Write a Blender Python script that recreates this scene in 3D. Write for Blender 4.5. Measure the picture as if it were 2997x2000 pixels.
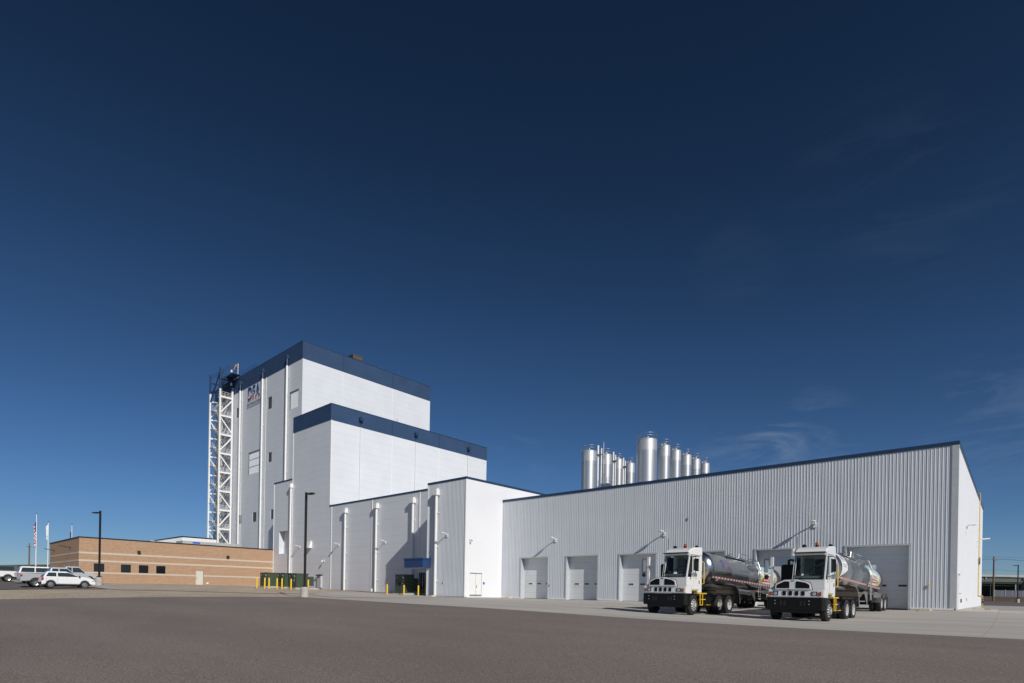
import bpy, bmesh, math, random
import numpy as np
from mathutils import Vector, Matrix
R = math.radians
random.seed(7)
for o in list(bpy.data.objects): bpy.data.objects.remove(o)
scene = bpy.context.scene
COL = scene.collection
# ------------------------------------------------------------------ camera, world, sun, exposure
TH, PIT, ROL = 0.7827, -0.0003, -0.0175
CAMZ = 0.74
cam_d = bpy.data.cameras.new('camera'); cam = bpy.data.objects.new('camera', cam_d); COL.objects.link(cam)
cam_d.sensor_width = 36.0; cam_d.sensor_fit = 'HORIZONTAL'
cam_d.lens = 1651.0/2997*36
cam_d.shift_x = (1498.5-1331.6)/2997; cam_d.shift_y = (1728.0-1000)/2997
cam_d.clip_start = 0.1; cam_d.clip_end = 6000
rt = Vector((math.cos(TH), math.sin(TH), 0)); fw = Vector((-math.sin(TH), math.cos(TH), 0)); up = Vector((0, 0, 1))
fw2 = fw*math.cos(PIT)+up*math.sin(PIT); up2 = -fw*math.sin(PIT)+up*math.cos(PIT)
rt3 = rt*math.cos(ROL)-up2*math.sin(ROL); up3 = rt*math.sin(ROL)+up2*math.cos(ROL)
m4 = Matrix((rt3, up3, -fw2)).transposed().to_4x4(); m4.translation = Vector((0, 0, CAMZ))
cam.matrix_world = m4
scene.camera = cam

SUN = Vector((2.95, -1.0, 2.0)).normalized()
world = bpy.data.worlds.new('World'); scene.world = world; world.use_nodes = True
wn = world.node_tree; wn.nodes.clear()
def N(nt, t, **kw):
    n = nt.nodes.new(t)
    for k, v in kw.items():
        if k.startswith('i_'): n.inputs[k[2:].replace('_', ' ')].default_value = v
        else: setattr(n, k, v)
    return n
sky = N(wn, 'ShaderNodeTexSky', sky_type='NISHITA', sun_disc=False)
sky.sun_elevation = math.asin(SUN.z); sky.sun_rotation = math.atan2(SUN.x, SUN.y)
sky.altitude = 4000; sky.air_density = 1.0; sky.dust_density = 0.3; sky.ozone_density = 4.0
# tone of a clear, polarised high-altitude sky: deeper towards the zenith
bw_ = N(wn, 'ShaderNodeRGBToBW'); sm = N(wn, 'ShaderNodeMath', operation='MULTIPLY'); sm.inputs[1].default_value = 0.05
fc = N(wn, 'ShaderNodeFloatCurve'); c0_ = fc.mapping.curves[0]; c0_.points[0].location = (0, .40); c0_.points[1].location = (1, .62)
for a_, b_ in ((.03, .44), (.055, .64), (.10, .86), (.16, .93), (.28, .84), (.45, .70)): c0_.points.new(a_, b_)
fc.mapping.update()
sm2 = N(wn, 'ShaderNodeMath', operation='MULTIPLY'); sm2.inputs[1].default_value = 1.32
sc2 = N(wn, 'ShaderNodeVectorMath', operation='SCALE'); hs = N(wn, 'ShaderNodeHueSaturation'); hs.inputs['Saturation'].default_value = 1.13
wn.links.new(sky.outputs[0], bw_.inputs[0]); wn.links.new(bw_.outputs[0], sm.inputs[0]); wn.links.new(sm.outputs[0], fc.inputs['Value']); wn.links.new(fc.outputs[0], sm2.inputs[0])
wn.links.new(sky.outputs[0], hs.inputs['Color']); wn.links.new(hs.outputs[0], sc2.inputs[0]); wn.links.new(sm2.outputs[0], sc2.inputs['Scale'])
# thin cirrus wisps, laid out by direction in the sky
CLOUDS = [((-.068, .882, .466), .9940, .9996, .035), ((-.135, .845, .52), .9940, .9996, .03), ((-.30, .93, .214), .9960, .9994, .42), ((-.225, .95, .217), .9955, .9994, .42),
          ((-.019, .975, .222), .9950, .9994, .30), ((-.618, .757, .200), .9965, .9995, .30), ((-.288, .84, .46), .9975, .9997, .03)]
tc = N(wn, 'ShaderNodeTexCoord')
mp = N(wn, 'ShaderNodeMapping'); mp.inputs['Scale'].default_value = (2.2, 2.2, 11.0); mp.inputs['Rotation'].default_value = (0.12, 0.2, 0.5)
ns = N(wn, 'ShaderNodeTexNoise'); ns.inputs['Scale'].default_value = 2.1; ns.inputs['Detail'].default_value = 9; ns.inputs['Roughness'].default_value = 0.68; ns.inputs['Distortion'].default_value = 0.6
ns2 = N(wn, 'ShaderNodeTexNoise'); ns2.inputs['Scale'].default_value = 1.6; ns2.inputs['Detail'].default_value = 2
r1 = N(wn, 'ShaderNodeMapRange', clamp=True); r1.inputs['From Min'].default_value = 0.47; r1.inputs['From Max'].default_value = 0.80
r2 = N(wn, 'ShaderNodeMapRange', clamp=True); r2.inputs['From Min'].default_value = 0.36; r2.inputs['From Max'].default_value = 0.60
wn.links.new(tc.outputs['Generated'], mp.inputs[0]); wn.links.new(mp.outputs[0], ns.inputs['Vector']); wn.links.new(tc.outputs['Generated'], ns2.inputs['Vector'])
wn.links.new(ns.outputs[0], r1.inputs[0]); wn.links.new(ns2.outputs[0], r2.inputs[0])
# the few patches of sky that carry wisps (directions, reach, strength)
acc = None
for dv, lo, hi, st in CLOUDS:
    dp = N(wn, 'ShaderNodeVectorMath', operation='DOT_PRODUCT'); dp.inputs[1].default_value = Vector(dv).normalized()
    nv = N(wn, 'ShaderNodeVectorMath', operation='NORMALIZE'); wn.links.new(tc.outputs['Generated'], nv.inputs[0]); wn.links.new(nv.outputs[0], dp.inputs[0])
    r3 = N(wn, 'ShaderNodeMapRange', clamp=True, interpolation_type='SMOOTHSTEP'); r3.inputs['From Min'].default_value = lo; r3.inputs['From Max'].default_value = hi; r3.inputs['To Max'].default_value = st
    wn.links.new(dp.outputs['Value'], r3.inputs[0])
    if acc is None: acc = r3.outputs[0]
    else:
        ad = N(wn, 'ShaderNodeMath', operation='ADD'); wn.links.new(acc, ad.inputs[0]); wn.links.new(r3.outputs[0], ad.inputs[1]); acc = ad.outputs[0]
mu = N(wn, 'ShaderNodeMath', operation='MULTIPLY'); mu3 = N(wn, 'ShaderNodeMath', operation='MULTIPLY', use_clamp=True)
wn.links.new(r1.outputs[0], mu.inputs[0]); wn.links.new(r2.outputs[0], mu.inputs[1]); wn.links.new(mu.outputs[0], mu3.inputs[0]); wn.links.new(acc, mu3.inputs[1])
mixc = N(wn, 'ShaderNodeMix', data_type='RGBA'); mixc.inputs[7].default_value = (5.5, 6.8, 9.0, 1)
wn.links.new(mu3.outputs[0], mixc.inputs[0]); wn.links.new(sc2.outputs[0], mixc.inputs[6])
bg = N(wn, 'ShaderNodeBackground'); bg.inputs['Strength'].default_value = 0.05
wo = N(wn, 'ShaderNodeOutputWorld')
wn.links.new(mixc.outputs[2], bg.inputs[0]); wn.links.new(bg.outputs[0], wo.inputs[0])

sd = bpy.data.lights.new('sun', 'SUN'); sd.energy = 3.7; sd.angle = R(0.5); sd.color = (1.0, 0.955, 0.89)
so = bpy.data.objects.new('sun', sd); COL.objects.link(so)
so.rotation_euler = SUN.to_track_quat('Z', 'Y').to_euler(); so.location = (40, -30, 60)
vs = scene.view_settings; vs.view_transform = 'Standard'; vs.look = 'None'; vs.exposure = 0.0; vs.gamma = 1.0
vs.use_curve_mapping = False

# ------------------------------------------------------------------ materials
def mat(name, col, rough=0.6, metal=0.0, spec=0.5, nscale=None, namt=0.12, bump=0.0, bscale=None, joints=None, jcol=0.72, coat=0.0, streak=0.0, nz=1.0):
    m = bpy.data.materials.new(name); m.use_nodes = True; nt = m.node_tree
    p = nt.nodes['Principled BSDF']; L = nt.links.new
    p.inputs['Base Color'].default_value = (*col, 1); p.inputs['Roughness'].default_value = rough; p.inputs['Metallic'].default_value = metal
    p.inputs['Specular IOR Level'].default_value = spec; p.inputs['Coat Weight'].default_value = coat
    t = N(nt, 'ShaderNodeTexCoord'); cur = None
    fac = None
    def mulf(a, b):
        if a is None: return b
        x = N(nt, 'ShaderNodeMath', operation='MULTIPLY'); L(a, x.inputs[0]); L(b, x.inputs[1]); return x.outputs[0]
    if nscale:
        mpn = N(nt, 'ShaderNodeMapping'); mpn.inputs['Scale'].default_value = (1, 1, nz); L(t.outputs['Object'], mpn.inputs[0])
        n = N(nt, 'ShaderNodeTexNoise'); n.inputs['Scale'].default_value = nscale; n.inputs['Detail'].default_value = 6
        L(mpn.outputs[0], n.inputs['Vector'])
        r = N(nt, 'ShaderNodeMapRange'); r.inputs['To Min'].default_value = 1-namt; r.inputs['To Max'].default_value = 1+namt
        r.inputs['From Min'].default_value = 0.3; r.inputs['From Max'].default_value = 0.7
        L(n.outputs[0], r.inputs[0]); fac = mulf(fac, r.outputs[0])
    if streak:
        mpn = N(nt, 'ShaderNodeMapping'); mpn.inputs['Scale'].default_value = (3.0, 3.0, 0.12); L(t.outputs['Object'], mpn.inputs[0])
        n = N(nt, 'ShaderNodeTexNoise'); n.inputs['Scale'].default_value = 1.0; n.inputs['Detail'].default_value = 5; L(mpn.outputs[0], n.inputs['Vector'])
        r = N(nt, 'ShaderNodeMapRange'); r.inputs['To Min'].default_value = 1-streak; r.inputs['To Max'].default_value = 1+streak*.5
        r.inputs['From Min'].default_value = 0.3; r.inputs['From Max'].default_value = 0.7
        L(n.outputs[0], r.inputs[0]); fac = mulf(fac, r.outputs[0])
    if joints:
        sx = N(nt, 'ShaderNodeSeparateXYZ'); L(t.outputs['Object'], sx.inputs[0])
        for ax, per, wid in joints:
            a = N(nt, 'ShaderNodeMath', operation='MODULO'); b = N(nt, 'ShaderNodeMath', operation='ADD'); b.inputs[1].default_value = 1000*per
            L(sx.outputs[ax], b.inputs[0]); L(b.outputs[0], a.inputs[0]); a.inputs[1].default_value = per
            c = N(nt, 'ShaderNodeMath', operation='LESS_THAN'); c.inputs[1].default_value = wid; L(a.outputs[0], c.inputs[0])
            r = N(nt, 'ShaderNodeMapRange'); r.inputs['To Min'].default_value = 1.0; r.inputs['To Max'].default_value = jcol; L(c.outputs[0], r.inputs[0])
            fac = mulf(fac, r.outputs[0])
    if fac is not None:
        vm = N(nt, 'ShaderNodeVectorMath', operation='SCALE'); vm.inputs[0].default_value = col; L(fac, vm.inputs['Scale']); L(vm.outputs[0], p.inputs['Base Color'])
    if bump:
        n = N(nt, 'ShaderNodeTexNoise'); n.inputs['Scale'].default_value = bscale or 8; n.inputs['Detail'].default_value = 5; L(t.outputs['Object'], n.inputs['Vector'])
        bn = N(nt, 'ShaderNodeBump'); bn.inputs['Strength'].default_value = bump; bn.inputs['Distance'].default_value = 0.05
        L(n.outputs[0], bn.inputs['Height']); L(bn.outputs[0], p.inputs['Normal'])
    return m
WH = (0.705, 0.735, 0.775)
M = {}
M['panel'] = mat('insulated_panel', WH, 0.42, nscale=0.35, namt=0.03, joints=[(2, 1.067, 0.04)], jcol=0.84, streak=0.008, bump=0.015, bscale=0.4)
M['panelplain'] = mat('ribbed_infill', WH, .45)
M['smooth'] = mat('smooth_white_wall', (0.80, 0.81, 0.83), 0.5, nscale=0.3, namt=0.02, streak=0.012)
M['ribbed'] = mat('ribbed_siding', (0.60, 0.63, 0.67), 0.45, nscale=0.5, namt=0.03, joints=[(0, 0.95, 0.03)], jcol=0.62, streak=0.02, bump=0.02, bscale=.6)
M['white'] = mat('white_metal', (0.80, 0.80, 0.79), 0.4, nscale=2, namt=0.03)
M['navy'] = mat('navy_panel', (0.039, 0.074, 0.150), 0.5, spec=.2, nscale=0.4, namt=0.08, joints=[(2, 1.067, 0.04)], jcol=0.8, bump=0.04, bscale=0.8)
M['navytrim'] = mat('navy_trim', (0.022, 0.048, 0.105), 0.4, nscale=1, namt=0.08)
M['blue'] = mat('blue_canopy', (0.020, 0.058, 0.165), 0.45, nscale=1, namt=0.06, joints=[(2, .4, .02)], jcol=.8)
M['roof'] = mat('roof_membrane', (0.5, 0.5, 0.48), 0.8, nscale=0.5, namt=0.1)
M['louver'] = mat('louver_grey', (0.10, 0.095, 0.095), 0.6, joints=[(2, 0.18, 0.06)], jcol=0.5)
M['doorwhite'] = mat('sectional_door', (0.70, 0.72, 0.73), 0.45, nscale=1, namt=0.03, joints=[(2, 0.60, 0.022)], jcol=0.75)
M['jamb'] = mat('galvanised_jamb', (0.47, 0.495, 0.52), 0.5, nscale=3, namt=0.06)
M['darkglass'] = mat('dark_glass', (0.012, 0.013, 0.016), 0.06, spec=0.7)
M['slit'] = mat('door_lite', (0.045, 0.045, 0.05), 0.2)
M['concrete'] = mat('concrete', (0.42, 0.395, 0.36), 0.85, nscale=3, namt=0.14, bump=0.2, bscale=20)
M['stone'] = mat('cast_stone', (0.56, 0.49, 0.40), 0.8, nscale=6, namt=0.06)
M['darksteel'] = mat('dark_bronze', (0.018, 0.015, 0.014), 0.5, nscale=4, namt=0.1)
M['black'] = mat('black_paint', (0.006, 0.006, 0.0065), 0.5, spec=.3, nscale=6, namt=0.2)
M['frameblk'] = mat('chassis_black', (0.012, 0.0115, 0.011), 0.6, nscale=5, namt=0.3)
M['rubber'] = mat('tyre_rubber', (0.016, 0.016, 0.017), 0.75, nscale=20, namt=0.2)
M['chrome'] = mat('polished_steel', (0.78, 0.76, 0.72), 0.30, metal=.85)
M['tank'] = mat('stainless_tank', (0.66, 0.65, 0.64), 0.20, metal=1.0, nscale=1.5, namt=0.07, joints=[(1, 1.8, 0.012)], jcol=.8, bump=0.03, bscale=1.5)
M['shield'] = mat('darkened_stainless', (0.20, 0.18, 0.165), 0.3, metal=1.0, nscale=2, namt=.2)  # stainless darkened in its colour to give the shaded underside of the tank
M['silo'] = mat('silo_steel', (0.58, 0.59, 0.60), 0.40, metal=.78, nscale=1.0, namt=0.06, nz=0.15, joints=[(2, 1.5, 0.03)], jcol=0.82)
M['silotop'] = mat('silo_steel_bright', (0.66, 0.66, 0.66), 0.45, metal=.65, nscale=1.0, namt=0.04)
M['alu'] = mat('aluminium', (0.62, 0.62, 0.60), 0.35, metal=1.0, nscale=5, namt=0.08)
M['rimalu'] = mat('bright_aluminium', (0.86, 0.85, 0.82), 0.33, metal=.55)
M['stairgrey'] = mat('galvanised_stair', (0.20, 0.205, 0.215), 0.6)
M['yellow'] = mat('safety_yellow', (0.80, 0.52, 0.03), 0.45, nscale=6, namt=0.05)
M['gasyellow'] = mat('gas_pipe_yellow', (0.66, 0.48, 0.13), 0.5, nscale=4, namt=0.1)
M['truckwhite'] = mat('truck_white', (0.80, 0.80, 0.78), 0.28, coat=0.4, nscale=2, namt=0.02)
M['truckgrey'] = mat('truck_fascia', (0.66, 0.665, 0.66), 0.4, nscale=2, namt=0.03)
M['orange'] = mat('amber_lens', (0.42, 0.075, 0.012), 0.25)
M['red'] = mat('red_lens', (0.45, 0.015, 0.02), 0.3)
M['lens'] = mat('headlight_lens', (0.65, 0.68, 0.70), 0.12, metal=0.6)
M['green'] = mat('transformer_green', (0.050, 0.078, 0.048), 0.5, nscale=2, namt=0.08)
M['greensun'] = M['green']
M['sticker'] = mat('white_sticker', (0.72, 0.72, 0.70), 0.5)
M['bluesign'] = mat('blue_sign', (0.05, 0.08, 0.42), 0.5)
M['tan'] = mat('tan_hood', (0.15, 0.105, 0.07), 0.6, joints=[(2, .5, .16)], jcol=.35)
M['wood'] = mat('weathered_wood', (0.16, 0.125, 0.09), 0.85, nscale=6, namt=0.25, nz=.2)
M['greytruckcap'] = mat('grey_cap_paint', (0.09, 0.09, 0.10), 0.3, coat=.3)
M['silver'] = mat('silver_paint', (0.58, 0.59, 0.61), 0.28, metal=.35, coat=.5)
M['carwhite'] = mat('car_white', (0.82, 0.82, 0.82), 0.25, coat=.5)
M['carglass'] = mat('car_glass', (0.03, 0.045, 0.05), 0.05, spec=.8)
M['interior'] = mat('cab_interior', (0.03, 0.03, 0.03), 0.7)
M['interiorlt'] = mat('cab_trim_grey', (0.22, 0.23, 0.22), 0.7)
M['skyblue'] = mat('mural_blue', (0.32, 0.55, 0.68), 0.4, nscale=4, namt=.25)
M['muralgreen'] = mat('mural_green', (0.42, 0.52, 0.24), 0.4, nscale=5, namt=.35)
M['muralpale'] = mat('mural_cream', (0.70, 0.72, 0.60), 0.4, nscale=6, namt=.12)
M['muralred'] = mat('mural_red', (0.50, 0.02, 0.03), 0.4)
M['muralpink'] = mat('mural_pink', (0.62, 0.38, 0.34), 0.4, nscale=9, namt=.35)
M['decal'] = mat('white_decal', (0.80, 0.80, 0.80), 0.4)
M['decalblue'] = mat('blue_lettering', (0.03, 0.08, 0.38), 0.4)
M['decalred'] = mat('red_lettering', (0.55, 0.02, 0.04), 0.4)
M['decalgrey'] = mat('grey_lettering', (0.25, 0.26, 0.32), 0.5)
M['flagwhite'] = mat('white_flag_cloth', (0.75, 0.75, 0.75), .8, nscale=3, namt=.05)
M['flagblue'] = mat('blue_flag_cloth', (0.03, 0.05, 0.22), .8)
M['windsock'] = mat('orange_fabric', (0.80, 0.36, 0.16), .8)
M['reflred'] = M['decalred']
M['farwall'] = mat('far_shed_wall', (0.105, 0.105, 0.10), .8, nscale=.3, namt=.2, joints=[(0, 1.2, .06)], jcol=.8)
M['farpale'] = mat('far_pale_trim', (0.36, 0.37, 0.37), .7, nscale=.3, namt=.1)
M['fargreen'] = mat('far_green_trim', (0.06, 0.16, 0.09), .6)
M['fardark'] = mat('far_dark', (0.02, 0.02, 0.022), .8, nscale=.5, namt=.3)
M['fencegrey'] = mat('chain_fence', (0.085, 0.095, 0.12), .7, joints=[(0, 3.0, .25)], jcol=1.5)

def glass_mat():
    m = bpy.data.materials.new('cab_glass'); m.use_nodes = True; nt = m.node_tree; nt.nodes.clear()
    t = N(nt, 'ShaderNodeBsdfTransparent'); t.inputs[0].default_value = (0.80, 0.89, 0.87, 1)
    g = N(nt, 'ShaderNodeBsdfGlossy'); g.inputs['Roughness'].default_value = 0.02
    fr = N(nt, 'ShaderNodeFresnel'); fr.inputs[0].default_value = 1.6
    mx = N(nt, 'ShaderNodeMixShader'); o = N(nt, 'ShaderNodeOutputMaterial')
    nt.links.new(fr.outputs[0], mx.inputs[0]); nt.links.new(t.outputs[0], mx.inputs[1]); nt.links.new(g.outputs[0], mx.inputs[2]); nt.links.new(mx.outputs[0], o.inputs[0])
    return m
M['glass'] = glass_mat()

def brick_mat():
    m = bpy.data.materials.new('tan_brick'); m.use_nodes = True; nt = m.node_tree; L = nt.links.new
    p = nt.nodes['Principled BSDF']; p.inputs['Roughness'].default_value = 0.85
    t = N(nt, 'ShaderNodeTexCoord'); s = N(nt, 'ShaderNodeSeparateXYZ'); L(t.outputs['Object'], s.inputs[0])
    a = N(nt, 'ShaderNodeMath', operation='ADD'); L(s.outputs[0], a.inputs[0]); L(s.outputs[1], a.inputs[1])
    c = N(nt, 'ShaderNodeCombineXYZ'); L(a.outputs[0], c.inputs[0]); L(s.outputs[2], c.inputs[1])
    b = N(nt, 'ShaderNodeTexBrick'); b.inputs['Scale'].default_value = 1.0
    b.inputs['Brick Width'].default_value = 0.41; b.inputs['Row Height'].default_value = 0.205; b.inputs['Mortar Size'].default_value = 0.016
    b.inputs['Color1'].default_value = (0.445, 0.275, 0.165, 1); b.inputs['Color2'].default_value = (0.385, 0.232, 0.138, 1); b.inputs['Mortar'].default_value = (0.47, 0.365, 0.26, 1)
    b.inputs['Bias'].default_value = 0.1
    L(c.outputs[0], b.inputs['Vector'])
    n = N(nt, 'ShaderNodeTexNoise'); n.inputs['Scale'].default_value = 2.5; n.inputs['Detail'].default_value = 6; L(c.outputs[0], n.inputs['Vector'])
    r = N(nt, 'ShaderNodeMapRange'); r.inputs['From Min'].default_value = .3; r.inputs['From Max'].default_value = .7; r.inputs['To Min'].default_value = .94; r.inputs['To Max'].default_value = 1.06
    L(n.outputs[0], r.inputs[0])
    v = N(nt, 'ShaderNodeVectorMath', operation='SCALE'); L(b.outputs['Color'], v.inputs[0]); L(r.outputs[0], v.inputs['Scale']); L(v.outputs[0], p.inputs['Base Color'])
    bn = N(nt, 'ShaderNodeBump'); bn.inputs['Strength'].default_value = .5; bn.inputs['Distance'].default_value = .01; bn.invert = True
    L(b.outputs['Fac'], bn.inputs['Height']); L(bn.outputs[0], p.inputs['Normal'])
    return m
M['brick'] = brick_mat()

def ground_mat(name, c1, c2, big, fine, speck=0.0, speckcol=(0.35, 0.33, 0.30), rough=0.9, joints=None, bump=.3, contrast=1.0, stretch=(1, 1, 1)):
    m = bpy.data.materials.new(name); m.use_nodes = True; nt = m.node_tree; L = nt.links.new
    p = nt.nodes['Principled BSDF']; p.inputs['Roughness'].default_value = rough; p.inputs['Specular IOR Level'].default_value = .25
    t = N(nt, 'ShaderNodeTexCoord'); mpn = N(nt, 'ShaderNodeMapping'); mpn.inputs['Scale'].default_value = stretch; mpn.inputs['Rotation'].default_value = (0, 0, .3); L(t.outputs['Object'], mpn.inputs[0])
    n1 = N(nt, 'ShaderNodeTexNoise'); n1.inputs['Scale'].default_value = big; n1.inputs['Detail'].default_value = 8; n1.inputs['Roughness'].default_value = .6; L(mpn.outputs[0], n1.inputs['Vector'])
    n2 = N(nt, 'ShaderNodeTexNoise'); n2.inputs['Scale'].default_value = fine; n2.inputs['Detail'].default_value = 3; n2.inputs['Roughness'].default_value = .7; L(t.outputs['Object'], n2.inputs['Vector'])
    r1 = N(nt, 'ShaderNodeMapRange', clamp=True); r1.inputs['From Min'].default_value = .5-.2/contrast; r1.inputs['From Max'].default_value = .5+.2/contrast; L(n1.outputs[0], r1.inputs[0])
    mx = N(nt, 'ShaderNodeMix', data_type='RGBA'); mx.inputs[6].default_value = (*c1, 1); mx.inputs[7].default_value = (*c2, 1); L(r1.outputs[0], mx.inputs[0])
    r2 = N(nt, 'ShaderNodeMapRange'); r2.inputs['From Min'].default_value = .25; r2.inputs['From Max'].default_value = .75; r2.inputs['To Min'].default_value = 1-speck; r2.inputs['To Max'].default_value = 1+speck; L(n2.outputs[0], r2.inputs[0])
    v = N(nt, 'ShaderNodeVectorMath', operation='SCALE'); L(mx.outputs[2], v.inputs[0]); L(r2.outputs[0], v.inputs['Scale'])
    out = v.outputs[0]
    # pale aggregate stones
    vo = N(nt, 'ShaderNodeTexVoronoi'); vo.inputs['Scale'].default_value = fine*1.3; L(t.outputs['Object'], vo.inputs['Vector'])
    lt = N(nt, 'ShaderNodeMath', operation='LESS_THAN'); lt.inputs[1].default_value = .17; L(vo.outputs['Distance'], lt.inputs[0])
    sr = N(nt, 'ShaderNodeSeparateXYZ'); L(vo.outputs['Color'], sr.inputs[0])
    gt = N(nt, 'ShaderNodeMath', operation='GREATER_THAN'); gt.inputs[1].default_value = .72; L(sr.outputs[0], gt.inputs[0])
    mm = N(nt, 'ShaderNodeMath', operation='MULTIPLY'); L(lt.outputs[0], mm.inputs[0]); L(gt.outputs[0], mm.inputs[1])
    mx2 = N(nt, 'ShaderNodeMix', data_type='RGBA'); mx2.inputs[7].default_value = (*speckcol, 1); L(mm.outputs[0], mx2.inputs[0]); L(out, mx2.inputs[6]); out = mx2.outputs[2]
    if joints:
        sx = N(nt, 'ShaderNodeSeparateXYZ'); L(t.outputs['Object'], sx.inputs[0]); fac = None
        for ax, per, wid in joints:
            b = N(nt, 'ShaderNodeMath', operation='ADD'); b.inputs[1].default_value = 1000*per+.7; L(sx.outputs[ax], b.inputs[0])
            a = N(nt, 'ShaderNodeMath', operation='MODULO'); a.inputs[1].default_value = per; L(b.outputs[0], a.inputs[0])
            c = N(nt, 'ShaderNodeMath', operation='LESS_THAN'); c.inputs[1].default_value = wid; L(a.outputs[0], c.inputs[0])
            r = N(nt, 'ShaderNodeMapRange'); r.inputs['To Min'].default_value = 1.0; r.inputs['To Max'].default_value = .82; L(c.outputs[0], r.inputs[0])
            v2 = N(nt, 'ShaderNodeVectorMath', operation='SCALE'); L(out, v2.inputs[0]); L(r.outputs[0], v2.inputs['Scale']); out = v2.outputs[0]
    L(out, p.inputs['Base Color'])
    if bump:
        bn = N(nt, 'ShaderNodeBump'); bn.inputs['Strength'].default_value = bump; bn.inputs['Distance'].default_value = .01; L(n2.outputs[0], bn.inputs['Height']); L(bn.outputs[0], p.inputs['Normal'])
    return m
M['asphalt'] = ground_mat('asphalt', (0.172, 0.146, 0.130), (0.238, 0.203, 0.181), 0.16, 34, speck=.85, speckcol=(.46, .42, .36), contrast=.9, stretch=(.6, 1.5, 1))
M['lotasphalt'] = ground_mat('lot_asphalt', (0.125, 0.112, 0.108), (0.16, 0.145, 0.138), 0.2, 40, speck=.25)
M['apron'] = ground_mat('apron_concrete', (0.40, 0.372, 0.34), (0.52, 0.49, 0.455), 0.22, 14, speck=.10, speckcol=(.36, .33, .30), joints=[(0, 5.65, .03), (1, 6.1, .03)], rough=.85, bump=.1, stretch=(.5, 2.2, 1))
M['walk'] = ground_mat('sidewalk_concrete', (0.40, 0.385, 0.365), (0.46, 0.44, 0.42), 0.4, 14, speck=.08, speckcol=(.42, .4, .38), rough=.85, bump=.1)
M['gravel'] = ground_mat('gravel', (0.38, 0.31, 0.235), (0.50, 0.42, 0.33), 0.3, 7, speck=.55, speckcol=(.50, .43, .36), bump=.8)
M['soil'] = ground_mat('soil', (0.20, 0.14, 0.10), (0.29, 0.21, 0.155), 0.25, 9, speck=.4, bump=.6)
M['plain'] = ground_mat('dry_grassland', (0.15, 0.14, 0.075), (0.22, 0.19, 0.11), 0.03, 1.5, speck=.4, bump=.5)
M['hill'] = ground_mat('green_hill', (0.070, 0.085, 0.028), (0.105, 0.112, 0.045), 0.012, .25, speck=.25, bump=.2)
M['bank'] = ground_mat('earth_bank', (0.085, 0.06, 0.045), (0.14, 0.10, 0.075), 0.15, 2.5, speck=.5, bump=.5)

def logo_mat(x0, z0, w, h, white=(.72, .74, .78)):
    # blue letters above a white wave, red below it (pattern of the sign itself)
    m = bpy.data.materials.new('logo_letters'); m.use_nodes = True; nt = m.node_tree; L = nt.links.new
    p = nt.nodes['Principled BSDF']; p.inputs['Roughness'].default_value = .4
    t = N(nt, 'ShaderNodeTexCoord'); s = N(nt, 'ShaderNodeSeparateXYZ'); L(t.outputs['Object'], s.inputs[0])
    u = N(nt, 'ShaderNodeMapRange', clamp=False); u.inputs['From Min'].default_value = x0; u.inputs['From Max'].default_value = x0+w; L(s.outputs[0], u.inputs[0])
    v = N(nt, 'ShaderNodeMapRange', clamp=False); v.inputs['From Min'].default_value = z0; v.inputs['From Max'].default_value = z0+h; L(s.outputs[2], v.inputs[0])
    a = N(nt, 'ShaderNodeMath', operation='MULTIPLY'); a.inputs[1].default_value = 2*math.pi*1.25; L(u.outputs[0], a.inputs[0])
    a2 = N(nt, 'ShaderNodeMath', operation='ADD'); a2.inputs[1].default_value = -1.9; L(a.outputs[0], a2.inputs[0])
    b = N(nt, 'ShaderNodeMath', operation='SINE'); L(a2.outputs[0], b.inputs[0])
    c = N(nt, 'ShaderNodeMath', operation='MULTIPLY'); c.inputs[1].default_value = .10; L(b.outputs[0], c.inputs[0])
    d = N(nt, 'ShaderNodeMath', operation='SUBTRACT'); L(v.outputs[0], d.inputs[0]); L(c.outputs[0], d.inputs[1])
    cr = N(nt, 'ShaderNodeValToRGB'); cr.color_ramp.interpolation = 'CONSTANT'
    e = cr.color_ramp.elements; e[0].position = 0; e[0].color = (.30, .02, .03, 1); e[1].position = .29; e[1].color = (*white, 1)
    x = e.new(.37); x.color = (.05, .16, .38, 1); x = e.new(.62); x.color = (.02, .05, .20, 1)
    L(d.outputs[0], cr.inputs[0]); L(cr.outputs[0], p.inputs['Base Color'])
    return m

def tape_mat():
    m = bpy.data.materials.new('red_white_tape'); m.use_nodes = True; nt = m.node_tree; L = nt.links.new
    p = nt.nodes['Principled BSDF']; p.inputs['Roughness'].default_value = .35
    t = N(nt, 'ShaderNodeTexCoord'); s = N(nt, 'ShaderNodeSeparateXYZ'); L(t.outputs['Object'], s.inputs[0])
    a = N(nt, 'ShaderNodeMath', operation='MULTIPLY'); a.inputs[1].default_value = 2.1; L(s.outputs[1], a.inputs[0])
    f = N(nt, 'ShaderNodeMath', operation='FRACT'); L(a.outputs[0], f.inputs[0])
    g = N(nt, 'ShaderNodeMath', operation='LESS_THAN'); g.inputs[1].default_value = .5; L(f.outputs[0], g.inputs[0])
    mx = N(nt, 'ShaderNodeMix', data_type='RGBA'); mx.inputs[6].default_value = (.8, .8, .8, 1); mx.inputs[7].default_value = (.5, .015, .03, 1); L(g.outputs[0], mx.inputs[0])
    L(mx.outputs[2], p.inputs['Base Color']); return m
M['tape'] = tape_mat()
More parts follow.
